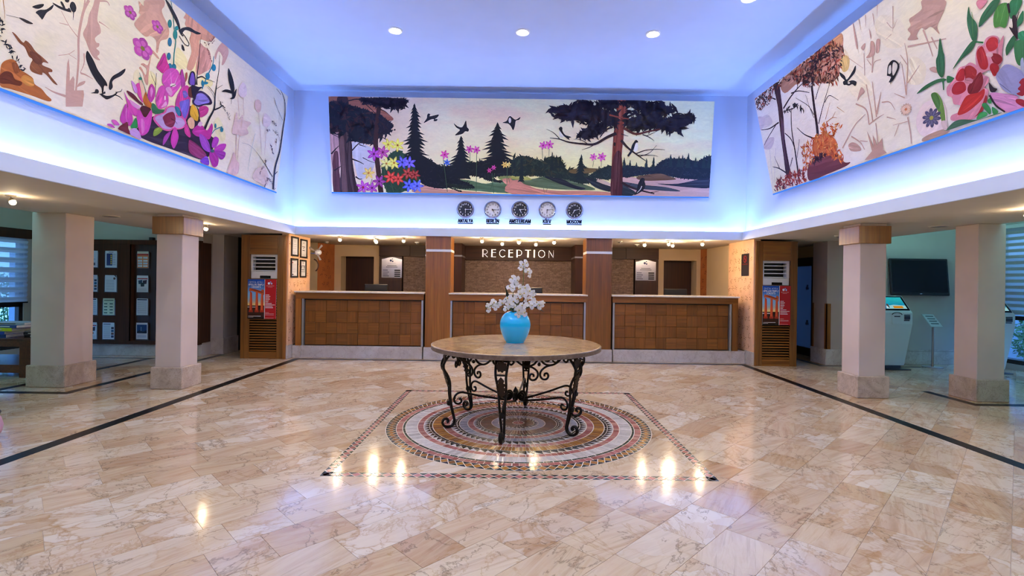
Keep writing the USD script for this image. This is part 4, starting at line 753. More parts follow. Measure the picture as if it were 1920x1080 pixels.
# traced mural outlines: millimetres on each mural panel
MURALS={"L":[["P","f1e8b4",[4803,1168,4944,1142,5011,1067,4971,991,4842,948,4795,1029]],
["P","f1e8b4",[5067,1056,5139,1159,5173,1078,5140,956,5062,983]],
["P","f2eab8",[4442,744,4531,739,4576,649,4494,606,4431,634]],
["P","f0e8c4",[4238,638,4282,697,4317,650,4307,543,4250,561]],
["P","f1e8b4",[5297,1032,5493,1062,5468,977,5276,938]],
["P","f0ecc8",[5705,667,5889,510,5880,399,5758,400,5615,533]],
["P","cfa79b",[3752,1115,3751,1041,3751,931,3784,893,3803,837,3771,793,3749,755,3769,728,3801,734,3800,705,3776,676,3811,664,3815,638,3797,611,3833,590,3785,578,3739,594,3701,632,3662,686,3624,739,3652,834,3660,928,3689,1025,3701,1087]],
["S","cfa79b",27.2,18.1,[3642,1053,3605,943,3589,801,3587,667,3610,500,3619,325,3622,192]],
["S","cfa79b",13.5,18.1,[3604,1031,3603,924]],
["S","cfa79b",4.4,8.8,[3396,821,3484,738,3580,682]],
["S","cfa79b",4.4,6.6,[3392,716,3474,738]],
["S","cfa79b",4.5,4.5,[3418,448,3506,499,3562,558]],
["S","cfa79b",4.6,4.6,[3506,501,3591,492]],
["S","cfa79b",14.2,2.4,[3769,922,3824,923,3894,916]],
["S","cfa79b",18.8,4.7,[3646,390,3703,396,3779,390]],
["P","cfa79b",[3628,257,3643,299,3700,340,3694,310,3647,269]],
["S","cfa79b",13.9,4.6,[3657,575,3669,490,3641,388]],
["Q","cfa79b",[3542,48,3526,165,3515,283,3507,419,3515,466,3537,379,3550,280,3577,335,3595,315,3604,216,3696,252,3707,215,3706,106]],
["S","cfa79b",4.4,22.1,[3334,142,3413,130,3530,136]],
["S","cfa79b",14.1,9.4,[3753,1107,3826,1143,3863,1126]],
["P","b5672c",[2969,107,2975,186,3029,241,3075,245,3112,198,3162,188,3222,172,3244,132,3307,115,3355,83,3404,59,3370,34,3215,30,3056,18,2980,15]],
["P","6b2f14",[2971,92,3011,140,3056,143,3084,107,3140,106,3128,70,3051,55,2978,34]],
["P","cf8c3c",[3156,169,3223,164,3238,113,3174,96,3129,126]],
["P","8a4a20",[3047,217,3084,234,3114,183,3078,152]],
["P","8a5230",[3020,450,3051,446,3111,412,3132,438,3174,426,3220,391,3283,371,3339,346,3296,335,3291,308,3371,309,3379,287,3350,266,3440,205,3403,203,3335,243,3299,249,3293,226,3217,218,3189,239,3192,281,3204,319,3170,328,3130,382,3089,394,3063,412]],
["P","6e3b22",[3173,369,3230,379,3276,359,3278,310,3232,298,3195,323]],
["T",["14141f","1c2030"],46,17,19,[2924,496,2942,468,2943,400,2963,349,3019,329,3048,280,3090,252,3118,217,3148,206]],
["P","2a2020",[3058,582,3096,595,3170,597,3155,583,3115,573]],
["S","8a8078",3.2,4.0,[2962,554,3058,582]],
["S","b98a4a",5.8,1.9,[2928,650,2949,570,2955,520]],
["P","14141f",[3150,719,3183,754,3238,792,3233,765,3195,728]],
["P","14141f",[3183,693,3212,729,3268,764,3321,834,3313,792,3272,737,3245,669,3232,670,3205,684]],
["P","14141f",[3311,845,3374,851,3420,859,3447,866,3464,884,3486,861,3459,847,3395,833,3340,832]],
["P","14141f",[3466,902,3476,942,3503,953,3527,927,3527,892,3510,870,3485,873]],
["S","14141f",8.9,2.2,[3509,874,3512,801]],
["P","14141f",[3378,887,3396,897,3428,864,3411,854]],
["P","14141f",[3416,925,3455,948,3449,923,3426,914]],
["P","14141f",[3683,610,3717,594,3767,551,3820,491,3882,451,3926,422,3943,390,3915,383,3906,366,3907,319,3892,303,3880,346,3824,381,3762,430,3711,490,3679,549]],
["P","14141f",[3961,387,3964,446,3991,505,4055,566,4125,635,4124,600,4083,543,4018,487,3993,448,4006,405,3987,369,3970,367]],
["P","14141f",[3775,259,3811,282,3818,308,3844,318,3858,300,3850,278,3892,299,3922,329,3931,313,3905,294,3951,297,4017,331,4070,381,4046,337,3966,269,3920,266,3861,282,3812,269]],
["S","14141f",10.2,5.1,[4045,342,4101,343,4141,328]],
["S","14141f",7.7,4.1,[4048,367,4105,399,4119,429]],
["P","d3a48e",[4277,1412,4261,1342,4191,1354,4215,1286,4209,1242,4237,1237,4195,1164,4172,1102,4250,1071,4334,1061,4398,1098,4471,1097,4493,1054,4498,982,4527,984,4535,1074,4556,1127,4638,1189,4655,1274,4612,1340,4542,1389,4511,1437,4539,1495,4515,1546]],
["P","cf9c8c",[4433,973,4558,934,4530,921,4454,935,4436,826,4435,699,4443,607,4424,590,4391,618,4353,686,4300,715,4324,736,4395,683,4399,747,4355,759,4313,762,4350,789,4406,792,4428,875]],
["P","d8a08a",[4841,1645,4872,1588,4848,1530,4891,1530,4885,1469,4997,1434,4986,1347,5043,1233,5013,1103,5004,1005,5104,1048,5161,1240,5171,1341,5163,1433,5346,1497,5452,1636,5217,1653,5029,1649]],
["P","d29a92",[5171,1389,5248,1389,5368,1384,5423,1259,5408,1178,5322,1104,5203,1018,5156,1070,5161,1240]],
["P","cfa4a0",[5528,1521,5627,1632,5711,1594,5746,1532,5688,1375,5631,1331,5633,1429,5539,1463,5500,1343,5471,1381]],
["F","b84aa8","7f7a2a",[4106,1191],83.0,64.0,5,0.3,1],["F","b84aa8","7f7a2a",[4477,1238],88.0,63.0,5,0.3,1],["F","b84aa8","7f7a2a",[4314,927],139.0,104.0,5,0.3,1],["S","17807f",8.5,17.0,[4621,1606,4673,1492,4725,1331,4769,1219,4768,1084,4781,966,4798,917]],
["P","17807f",[4677,1373,4674,1339,4655,1316,4633,1318,4619,1343,4622,1377,4641,1401,4663,1399]],
["P","17807f",[4782,1304,4779,1263,4758,1236,4732,1240,4716,1271,4719,1312,4740,1339,4766,1336]],
["P","17807f",[4790,1381,4784,1361,4764,1343,4741,1339,4730,1350,4736,1371,4756,1388,4778,1393]],
["P","1b6f94",[4710,1185,4707,1148,4689,1125,4665,1129,4651,1157,4654,1193,4673,1217,4696,1213]],
["P","1b6f94",[4721,1029,4717,998,4698,977,4675,979,4662,1003,4666,1034,4685,1055,4708,1053]],
["P","1b6f94",[4825,952,4818,921,4793,898,4764,898,4748,919,4755,949,4780,972,4809,973]],
["P","1b6f94",[4754,932,4749,906,4730,888,4707,888,4695,906,4699,932,4719,950,4742,951]],
["P","14141f",[4543,1562,4589,1566,4675,1526,4767,1465,4812,1398,4801,1370,4742,1418,4651,1480]],
["P","14141f",[4808,1373,4859,1422,4953,1476,5059,1488,5167,1509,5101,1464,4995,1444,4895,1412,4855,1346,4882,1342,4859,1325,4795,1355]],
["S","14141f",11.6,11.6,[4818,1367,4908,1343,4986,1300]],
["S","14141f",8.7,8.7,[4986,1300,4974,1266,4905,1262,4813,1302]],
["P","14141f",[4867,1232,4903,1226,4927,1186,4885,1183]],
["S","14141f",6.1,18.4,[5171,1437,5187,1204,5190,988,5207,899]],
["S","14141f",15.6,12.5,[5192,977,5278,1030,5356,1032]],
["S","14141f",5.8,3.9,[5356,1032,5534,1066]],
["T",["5a3030","3a2028"],28,15,24,[5242,1422,5348,1486,5456,1613]],
["T",["6a4038"],20,13,12,[5284,1406,5377,1338,5421,1271]],
["S","14141f",5.2,16.4,[5569,1425,5587,1228,5575,1018,5574,864]],
["S","14141f",6.4,3.9,[5575,916,5473,953,5409,966]],
["S","14141f",6.7,4.0,[5580,995,5702,1094]],
["S","1d7aa0",12.7,15.8,[5454,1361,5454,1260,5384,1093,5305,888]],
["P","1d7aa0",[5523,1246,5517,1212,5489,1187,5457,1186,5439,1210,5446,1244,5473,1268,5505,1269]],
["P","1d7aa0",[5424,1097,5418,1063,5391,1040,5360,1040,5342,1063,5349,1096,5375,1120,5406,1121]],
["P","1d7aa0",[5408,1003,5395,985,5359,965,5322,956,5305,962,5317,980,5353,999,5390,1009]],
["P","1d7aa0",[5323,969,5321,942,5308,926,5290,930,5279,952,5281,978,5294,994,5312,991]],
["P","2a1c3c",[4284,38,4369,113,4396,222,4546,289,4721,409,4889,494,5147,621,5312,542,5430,421,5677,350,5586,120,5454,46,5181,37,4837,31,4589,25,4427,30]],
["S","14141f",4.4,6.6,[4541,765,4548,638,4568,516]],
["S","14141f",3.3,6.6,[4476,716,4548,638]],
["S","1f7f72",5.4,8.0,[4307,672,4367,598,4449,483]],
["P","1f7f72",[4352,629,4347,616,4331,605,4314,603,4306,610,4311,622,4327,633,4344,635]],
["P","c23fae",[4136,129,4152,222,4185,306,4217,269,4275,232,4295,173,4282,119,4243,99,4170,100]],
["P","d04bb0",[4143,411,4202,361,4282,324,4339,303,4330,225,4241,245,4200,311,4171,365]],
["P","d79ad6",[4223,360,4310,351,4377,341,4350,307,4262,317]],
["P","5e1730",[4175,435,4265,433,4346,397,4404,380,4385,361,4283,382,4206,402]],
["P","cf3f9f",[4281,537,4330,565,4369,463,4403,392,4341,428,4301,479]],
["P","c98ad8",[4215,551,4282,529,4313,467,4271,460]],
["P","e9c6ae",[4320,594,4385,570,4411,479,4397,424,4359,493]],
["P","b5611f",[4402,467,4427,519,4461,455,4523,427,4509,371,4438,380,4399,416]],
["P","4a1420",[4374,324,4407,364,4463,371,4522,366,4509,302,4453,254,4399,274]],
["P","c842b0",[4338,278,4372,306,4454,250,4523,358,4550,299,4526,127,4434,53,4380,117,4347,198]],
["P","d873c8",[4398,214,4442,220,4468,127,4437,75]],
["P","b937a0",[4451,511,4463,583,4490,628,4542,597,4552,506,4510,435,4465,465]],
["P","d68ad0",[4479,556,4495,596,4520,554,4502,488]],
["P","cf4fb5",[4573,488,4584,562,4608,640,4663,679,4706,643,4754,590,4758,493,4646,410,4592,443]],
["P","e3a4dc",[4695,488,4727,526,4746,489,4667,434]],
["P","efe2ee",[4718,559,4718,540,4711,530,4701,534,4695,550,4695,569,4702,580,4712,575]],
["P","c22f8f",[4531,825,4574,930,4620,1022,4680,944,4720,895,4641,807,4579,808]],
["P","c94fb5",[4635,706,4641,807,4735,902,4846,927,4916,864,4924,775,4858,670,4803,604,4704,622,4678,679]],
["P","de9ad8",[4698,653,4755,698,4809,663,4786,609]],
["S","e0a8dc",11.4,2.8,[4779,741,4741,871]],
["S","e0a8dc",11.7,2.9,[4825,759,4871,880]],
["P","e8dfe6",[4851,756,4840,737,4808,718,4774,711,4759,719,4770,738,4801,756,4835,764]],
["S","20141c",8.7,5.8,[4770,704,4842,760]],
["P","a83d9c",[4899,915,4923,971,4971,898,5003,818,4942,771]],
["P","9f4a44",[4987,952,5012,962,5022,908,4997,851]],
["P","1f1634",[5059,852,5051,943,5083,1015,5137,1020,5168,955,5181,888]],
["P","6d4fc0",[5076,859,5070,939,5086,999,5123,997,5151,948,5155,878]],
["P","c03a98",[4878,554,4899,662,4950,765,5037,827,5087,790,5118,697,5117,544,5081,428,5012,415,4983,499,4913,511]],
["P","6f62cf",[4940,585,5014,640,5099,681,5111,580,5064,441,5008,479]],
["P","6f5fc0",[4970,726,5021,755,5071,717,5009,666]],
["P","5c2f20",[5058,788,5106,844,5169,821,5170,735,5086,714]],
["P","1c1230",[5104,853,5232,884,5304,913,5241,839,5212,751,5158,721]],
["P","2a1848",[5202,805,5298,861,5443,856,5527,806,5495,759,5388,721,5290,662,5185,654,5156,692,5186,731]],
["P","8478d8",[5226,795,5318,839,5433,823,5474,782,5357,720,5258,670,5188,679,5208,730]],
["P","b93a8f",[5292,653,5406,713,5474,696,5441,615,5327,547]],
["P","d9a92c",[5138,590,5164,647,5234,633,5291,574,5292,486,5201,486,5144,515]],
["P","d65aa8",[4566,278,4609,340,4711,396,4738,459,4832,515,4900,507,4939,437,5020,450,5099,405,5062,332,4967,279,4901,273,4843,225,4743,206,4640,228]],
["P","b9a0de",[4594,287,4634,335,4736,396,4764,459,4835,498,4889,494,4917,411,4996,428,5072,397,5041,335,4965,293,4897,295,4839,245,4740,223,4661,248]],
["P","7d1f45",[4707,342,4772,408,4863,448,4910,372,4873,278,4771,264,4727,304]],
["P","2c7aa0",[4872,515,4937,529,4980,479,4967,437,4909,455]],
["P","2d6b4a",[4523,427,4569,435,4623,402,4718,426,4655,360,4549,341]],
["P","1e8a48",[4299,149,4332,210,4367,129,4328,97,4275,93]],
["P","7f9a33",[4601,98,4602,168,4667,214,4724,205,4668,135]],
["P","c73bb0",[4877,106,4874,196,4911,290,4974,244,4993,175,4940,49]],
["P","a03aa8",[4759,37,4757,126,4809,195,4857,218,4821,126]],
["P","c93a96",[5073,312,5087,392,5135,369,5193,291,5186,250,5110,266]],
["P","e0b59a",[5110,427,5170,495,5237,459,5236,381,5166,359]],
["P","b62c9c",[5214,336,5301,440,5391,459,5493,430,5570,545,5601,473,5560,338,5433,322,5296,302]],
["P","d9b8e0",[5301,440,5337,496,5386,487,5363,440]],
["P","8a2a6a",[5175,189,5205,226,5378,196,5535,127,5452,56,5296,56,5200,90]],
["P","9a46c8",[5351,337,5445,345,5552,295,5607,187,5493,177,5402,233]],
["P","b03fc4",[5627,254,5626,346,5667,400,5736,404,5753,362,5709,276]],
["P","b83ab8",[5682,237,5785,334,5923,372,5886,281,5754,225]],
["P","a032b0",[5686,218,5917,267,5923,193,5841,146]],
["P","a828a0",[5593,173,5706,202,5797,141,5789,49,5709,14,5628,78]],
["P","7a3ac8",[5427,19,5538,113,5606,63,5592,8]],
["P","6b1a32",[4120,36,4227,134,4246,75,4286,22,4203,22]],
["P","b83fb0",[3984,33,4039,51,4082,25,4024,22]],
["P","c95ab8",[4029,86,4080,103,4134,73,4077,55]],
["P","c49ae0",[4270,58,4328,101,4397,80,4430,14,4341,14,4286,22]],
["P","3c5c70",[5681,216,5673,198,5649,185,5623,185,5610,198,5617,216,5641,229,5667,229]],
["S","f0c0e8",5.2,2.1,[4197,262,4200,174,4240,114]],
["S","1c1230",12.7,12.7,[5247,647,5304,588,5320,505]],
["S","40101e",8.9,3.6,[4832,365,4899,360,4944,337]],
["S","14141f",13.2,39.6,[5574,1038,5570,883,5581,744,5498,573,5443,435]],
["S","14141f",20.1,13.4,[5585,725,5692,793,5736,840]],
["S","14141f",5.8,3.9,[5557,868,5479,920,5393,947]],
["T",["14141f","2a2028"],46,14,33,[5660,865,5794,818,5942,729]],
["S","1d7a98",10.8,10.8,[5595,420,5649,488,5790,573]],
["P","1d7a98",[5667,545,5666,523,5653,510,5638,514,5628,533,5630,555,5642,568,5657,564]],
["P","1d7a98",[5824,541,5818,517,5796,501,5770,502,5756,520,5762,545,5784,561,5810,559]],
["P","14141f",[5771,1344,5830,1319,5909,1243,5960,1154,5962,1100,6007,1163,6009,1081,5974,1013,5885,980,5937,1035,5871,1120,5804,1218]],
["P","14141f",[5695,1007,5774,1064,5893,1092,5930,1069,5885,1053,5781,1031]],
["S","14141f",6.9,5.5,[5920,993,5929,923]],
["P","e4cacd",[6024,624,6036,721,6072,862,6141,773,6222,875,6270,815,6463,838,6377,733,6427,670,6268,585,6167,574,6039,555]],
["P","e8d8ea",[6047,1132,6114,1289,6217,1292,6261,1175,6156,1098]],
["P","e9c8c2",[6500,1166,6564,1220,6665,1206,6673,1087,6587,1038,6510,1091]],
["P","eedadc",[6770,1018,6831,1101,7011,1056,6955,933,6797,904]],
["P","e4c2ca",[6023,14,6082,195,6122,317,6208,226,6285,187,6280,51,6157,-4]],
["P","e8cec8",[6669,96,6791,245,6979,309,7134,195,7128,43,6798,41]],
["S","d8b0b0",14.7,7.4,[6132,582,6192,222]],
["S","d8b0b0",11.1,7.4,[6203,566,6233,270]],
["S","d8b0b0",7.8,7.8,[6623,1050,6749,766,6859,468]],
["S","d8b0b0",8.1,8.1,[6901,895,6937,487]],
["S","d8b0b0",7.3,4.4,[6188,1110,6258,868]],
["S","d8b0b0",7.2,7.2,[6054,1098,6146,831]],
["S","7fb0b8",6.2,4.6,[6602,723,6537,346,6527,145]],
["S","1a1a38",8.5,51.0,[7158,1620,7352,1497,7426,1302,7418,1055,7398,672,7314,364,7332,17]],
["S","1a1a38",6.5,8.2,[7058,1570,7224,1537]],
["S","1a1a38",6.5,8.2,[7009,1414,7175,1281,7365,1170]],
["S","1a1a38",16.5,4.9,[7262,211,7014,338,6700,468]],
["S","1a1a38",17.3,13.0,[7318,256,7401,329]],
["S","1a1a38",5.9,5.9,[7261,941,7361,816]],
["S","9a98a8",5.3,3.8,[6700,468,6499,514,6288,494]],
["T",["3a1730","1a1030","5a2a38"],20,17,20,[7056,1049,7194,1028]],
["T",["3a1730","1a1030","5a2a38"],34,17,19,[6889,860,7219,928,7243,740]],
["T",["3a1730","1a1030","5a2a38"],24,18,20,[7053,708,7221,560]],
["T",["3a1730","1a1030","5a2a38"],26,17,20,[6951,428,7005,378,6876,223,6871,159]],
["T",["3a1730","1a1030","5a2a38"],50,18,20,[7051,7,7144,154,7398,29]]],"R":[["P","f3ead6",[2717,1399,2947,1200,2931,984,2712,1058,2605,1300]],
["P","f3ead6",[3005,830,3115,693,3046,548,2879,616,2898,774]],
["P","f2e9d8",[2045,1199,2358,893,2393,679,2085,796]],
["P","ecdcc0",[2086,1338,2160,1234,2124,1111,2022,1121]],
["P","ddd0da",[113,1181,297,1167,379,1022,191,1011,19,1065]],
["P","d8c8d6",[125,839,341,799,202,672,-13,731]],
["P","dccada",[-62,1240,198,1153,106,1038,-43,1035]],
["S","c8bcd4",8.5,5.1,[160,684,45,129]],
["S","c8bcd4",7.5,4.5,[749,1325,597,1020]],
["S","c8bcd4",8.5,5.1,[-91,404,27,83]],
["S","c8bcd4",5.5,4.1,[1299,1053,1181,909]],
["S","c8bcd4",8.4,5.0,[326,639,105,165]],
["P","b4826f",[1092,1512,1516,1509,1896,1522,2118,1507,2099,1351,1983,1148,1811,1052,1448,1198,1171,1310,821,1298,763,1476]],
["P","d9b878",[2075,1271,2161,1196,2117,1090,2023,1094,2003,1213]],
["P","c8906a",[1824,1482,2035,1509,2124,1483,2084,1394,1912,1384]],
["P","3a1a2a",[589,1523,723,1458,710,1273,679,1015,607,699,591,362,589,158,465,185,494,501,530,836,584,1161,587,1342]],
["P","5a3a52",[604,1017,643,914,558,622,534,353,518,449,553,760]],
["S","2a1626",27.1,6.8,[715,1115,947,1206,1191,1261,1406,1276]],
["S","2a1626",23.7,7.9,[536,971,266,964,24,1015]],
["S","2a1626",16.1,8.1,[471,970,176,848,26,769]],
["S","2a1626",24.2,8.1,[481,228,304,338,146,398]],
["S","2a1626",16.2,4.8,[325,333,245,542]],
["S","2a1626",22.8,7.6,[572,1302,392,1415]],
["S","2a1626",17.1,6.8,[961,1244,1137,1209,1350,1105]],
["S","2a1626",13.5,5.4,[1114,1249,1168,1354,1066,1438]],
["S","2a1626",40.5,54.0,[1422,1169,1391,918,1369,641,1343,506]],
["S","2a1626",13.5,4.7,[1356,808,1269,961,1042,1149]],
["S","2a1626",16.2,6.5,[1411,668,1566,855,1795,1096]],
["S","2a1626",12.6,4.4,[1606,880,1713,928,1857,817]],
["S","2a1626",21.2,7.1,[1306,497,1086,624,947,763]],
["S","2a1626",12.9,6.4,[1444,979,1542,1081,1665,1169]],
["S","2a1626",11.2,37.4,[893,1052,815,771,793,424,756,33]],
["S","2a1626",18.6,14.9,[803,510,755,656,636,781]],
["S","2a1626",10.9,7.2,[814,374,948,600]],
["S","2a1626",15.5,11.6,[706,402,607,291]],
["S","2a1626",10.1,4.0,[1344,771,1303,908,1264,1108]],
["L",["4a1c20","2e1620","b04e34","241420","8a3a2c","7a4a30"],560,36,[15,1533,615,1535,1202,1507,1522,1526,1786,1557,1946,1498,2099,1351,2090,1228,1979,1131,1879,987,1649,1117,1401,1157,1216,1230,1060,1419,661,1427,345,1292,17,1311]],
["L",["241420","2e1620"],120,33,[1291,1344,1635,1474,1936,1465,1855,1391,1597,1354,1431,1145,1260,1254]],
["T",["1c1420"],34,33,36,[715,1059,893,1052,1043,1042,1149,920]],
["S","2a1626",14.3,10.7,[700,1075,928,1040,1043,1042]],
["S","c08a6a",9.5,3.8,[1559,680,1703,845]],
["S","c08a6a",12.8,5.1,[1562,639,1690,656,1771,629]],
["S","c08a6a",9.4,3.8,[1690,656,1765,707]],
["S","c08a6a",9.2,3.7,[1808,750,1919,645]],
["P","6a2a34",[990,7,1016,195,1185,281,1449,274,1672,197,1754,80,1854,56,1738,26,1367,11]],
["P","c86a3a",[1259,510,1523,513,1687,348,1560,226,1198,319]],
["L",["dc6a2e","e8823c","b8441e","e09a50"],300,34,[1499,640,1782,568,1833,495,1653,435,1693,269,1804,106,1700,93,1443,256,1102,238,908,90,899,288,973,507,1265,529]],
["L",["2e1630","4a2038"],50,32,[1147,269,1335,325,1443,256,1293,192,1089,199]],
["L",["8a2a30","c04a38","5a2038","a83a48"],170,39,[54,29,206,193,473,206,715,198,907,199,936,8,571,14]],
["P","14141f",[1965,1115,2036,1043,2060,987,2167,1033,2236,1077,2213,1013,2125,979,2065,958,2142,945,2202,902,2171,867,2130,905,2078,908,2032,935,1995,950,1992,988,2021,994,1972,1061]],
["P","e0d8d4",[2100,931,2093,926,2078,929,2066,937,2062,947,2070,951,2084,949,2097,940]],
["P","c09a8e",[3217,1270,3433,1146,3417,1075,3365,1021,3313,966,3320,893,3254,996,3188,1002,3145,1039,3082,998,3090,958,2975,1007,3021,1044,2997,1100,3040,1122,3036,1182,3110,1187,3192,1199]],
["S","cba79c",18.9,9.4,[3165,1014,3192,873,3211,736]],
["S","cba79c",14.0,9.3,[3234,909,3270,779]],
["S","cba79c",16.6,9.5,[2960,948,3161,887,3376,824]],
["S","cba79c",15.4,5.1,[2834,512,2844,630,2853,824]],
["S","cba79c",15.0,5.0,[2834,512,2922,793,2935,997]],
["S","cba79c",10.1,5.1,[2919,780,2856,914]],
["S","cba79c",12.5,5.0,[2879,616,2967,669,3052,721]],
["S","cba79c",10.6,5.3,[2809,490,2692,581]],
["S","cba79c",17.1,11.4,[2329,401,2337,600,2337,817]],
["S","cba79c",16.8,8.4,[2394,430,2412,622,2429,814]],
["S","cba79c",33.4,5.6,[2403,460,2461,555,2523,662]],
["S","cba79c",16.2,16.2,[2453,902,2507,1058]],
["S","cba79c",8.4,8.4,[2392,1144,2341,916]],
["S","cba79c",10.8,5.4,[2457,917,2511,991,2607,981]],
["S","cba79c",11.0,5.5,[2463,980,2417,1066]],
["S","cba79c",18.2,6.1,[1766,252,2036,444,2242,515]],
["S","cba79c",17.3,17.3,[2127,676,2266,557,2267,387]],
["S","cba79c",17.0,5.7,[2267,387,2390,414,2504,425]],
["S","cba79c",13.5,5.4,[2506,555,2613,516,2661,419]],
["S","cba79c",18.2,9.1,[1955,344,2079,237,2126,137]],
["S","cba79c",11.9,8.9,[2084,253,2196,213]],
["S","cba79c",17.2,11.4,[2337,130,2368,372]],
["S","cba79c",15.9,10.6,[2800,294,2797,126,2781,23]],
["S","cba79c",8.2,3.3,[2789,252,2594,275]],
["S","cba79c",8.3,5.5,[2672,258,2585,158]],
["S","cba79c",10.8,4.3,[2536,382,2647,322]],
["S","cba79c",8.1,3.2,[2413,1515,2415,1397]],
["S","cba79c",8.0,3.2,[2516,1508,2485,1395]],
["S","cba79c",10.1,4.0,[2881,1401,2823,1174]],
["S","cba79c",7.5,2.5,[2772,1292,2830,1201,2903,1254]],
["S","cba79c",6.2,2.1,[2798,1155,2711,1137]],
["S","cba79c",10.4,3.7,[2617,1469,2607,1347]],
["S","cba79c",10.3,3.6,[2696,1520,2667,1411]],
["S","cba79c",8.4,3.9,[2151,1204,2341,1000]],
["P","c49e94",[2516,1216,2561,1178,2530,1064,2411,1085,2478,1120]],
["P","c49e94",[2598,1192,2646,1169,2597,1065,2558,1083]],
["P","c49e94",[2367,1222,2441,1236,2400,1173]],
["P","c49e94",[2320,1530,2330,1391,2324,1243,2301,1245,2304,1387]],
["P","c49e94",[2159,699,2254,817,2295,750,2217,729]],
["P","c49e94",[1877,258,1961,271,2047,211,2066,144,1908,178]],
["P","c49e94",[2531,1355,2541,1269,2523,1245]],
["P","c49e94",[3156,647,3220,633,3223,575,3166,614]],
["Q","c0988a",[2095,23,2234,91,2217,335,2269,133,2292,261,2327,133,2421,190,2399,64,2442,19,2280,2]],
["P","f0dce2",[2901,245,3037,361,3225,293,3205,60,3029,27,2902,94]],
["P","b89484",[2925,35,3036,54,3187,51,3235,15,3091,-6,2935,2]],
["P","6a9240",[3117,409,3175,405,3215,329,3224,215,3199,40,3175,60,3168,186,3127,324]],
["P","4a7a3a",[3117,409,3173,400,3196,311,3167,248,3127,324]],
["F","dbbaa8","d87a50",[2800,375],74.0,59.0,14,0,2],["F","4e4a70","b0aa50",[3074,195],110.0,92.0,10,0.2,2],["P","14141f",[2652,802,2687,882,2755,906,2805,868,2823,822,2804,784,2716,713,2654,714,2695,753,2652,786]],
["P","ddd8d4",[2758,881,2800,847,2788,799,2726,755,2728,817]],
["P","ddd8d4",[2692,863,2724,865,2706,795,2670,802]],
["S","14141f",6.4,4.2,[2688,724,2669,692]],
["S","14141f",5.1,3.0,[2814,826,2853,847]],
["P","2f6a45",[3320,858,3326,730,3329,681,3299,550,3263,511,3229,580,3239,685,3270,731]],
["P","2f6a45",[2963,474,3065,511,3200,518,3281,497,3302,471,3193,485,3057,476]],
["P","2f7a4a",[3323,504,3391,446,3310,443]],
["P","2f6a45",[3638,974,3639,895,3678,797,3648,679,3610,698,3596,806,3604,891]],
["P","2f6a45",[3385,537,3479,612,3594,683,3640,672,3592,616,3486,585]],
["P","2f6a45",[3690,768,3722,839,3801,893,3849,909,3897,881,3843,827,3757,788]],
["P","2f7a4a",[3947,708,3952,788,3981,833,4053,792,4023,738,3976,702]],
["P","4a8a3a",[3826,794,3880,849,3941,835,3957,785,3924,699,3895,657,3858,687,3813,705]],
["P","2f6a45",[3864,446,3871,506,3929,562,3965,565,3949,510,3887,457]],
["P","2f7a4a",[3970,618,4000,669,4049,714,4035,640,4000,618]],
["P","3a7a45",[3938,505,3981,516,4017,498,3987,339,3945,327,3926,387]],
["P","2f8a55",[3981,567,4029,563,4017,498,3978,527]],
["P","d88a9a",[3706,957,3728,978,3799,937,3759,906,3724,904]],
["P","2a1620",[3962,710,3990,695,3975,539,3957,548,3925,647,3952,628]],
["S","2f7a4a",19.0,9.5,[3274,500,3258,398]],
["S","2f7a4a",12.7,12.7,[3639,667,3702,630]],
["S","2a1620",19.8,15.8,[3951,824,3949,748]],
["S","2a1620",7.8,3.9,[3983,658,4020,720]],
["S","6aa050",4.3,2.6,[3656,919,3625,713]],
["S","7ab060",4.1,2.4,[3928,822,3861,701]],
["P","a8b0c8",[3959,351,3984,371,3973,263,3951,252]],
["P","d4889a",[3617,560,3653,621,3698,611,3729,650,3785,649,3832,610,3823,561,3874,605,3832,472,3827,421,3787,385,3778,335,3732,328,3711,391,3631,397,3606,453]],
["P","b02228",[3634,585,3685,606,3705,531,3709,441,3680,410,3639,438,3625,512]],
["P","bc2c30",[3721,610,3772,640,3820,605,3807,537,3740,536]],
["P","8a1520",[3746,511,3807,483,3829,430,3791,405,3753,432]],
["P","a81c22",[3714,406,3742,437,3789,395,3775,347,3738,330]],
["P","d88aa0",[3395,462,3447,522,3510,518,3561,523,3620,458,3650,378,3689,340,3680,299,3640,271,3668,238,3645,180,3564,75,3473,48,3288,97,3285,146,3367,154,3391,204,3332,238,3326,300,3286,338,3295,407,3348,434]],
["P","b5232a",[3401,460,3456,506,3497,489,3473,406,3412,420]],
["P","a02426",[3499,499,3555,498,3602,432,3567,379,3496,397]],
["P","7d1420",[3553,373,3633,408,3638,317,3576,251,3495,271,3494,329]],
["P","b0202a",[3343,377,3397,414,3469,385,3472,314,3399,302,3345,328]],
["P","c02a22",[3422,228,3481,265,3576,251,3638,261,3612,193,3518,147,3425,122,3350,136]],
["P","a02028",[3541,82,3588,134,3638,205,3640,160,3577,81,3500,62]],
["P","9a9ac8",[3751,314,3794,361,3851,378,3915,329,3969,244,3942,100,3846,137,3784,203]],
["P","d890c0",[3673,208,3807,152,3891,99,3874,63,3929,32,3920,-16,3769,15,3717,88]],
["P","a02030",[3964,215,3921,202,3931,177,3902,157,3917,130,3885,122,3940,91]],
["P","a02030",[3878,83,3933,52,3924,3,3872,53]],
["P","241420",[3686,297,3714,242,3743,219,3718,202,3682,222]],
["P","3f6a50",[3221,45,3298,82,3377,80,3530,29,3671,27,3736,16,3430,27,3217,28]],
["P","2f8a48",[3588,134,3625,143,3658,76,3639,38]],
["P","2f8a48",[3673,92,3717,33,3671,27]],
["P","3a9a50",[3519,33,3553,78,3610,70,3615,35]],
["P","2f8a48",[3646,158,3677,168,3674,125,3651,128]],
["P","e0b0b8",[3764,498,3752,488,3731,491,3711,507,3706,525,3717,535,3739,531,3758,516]],
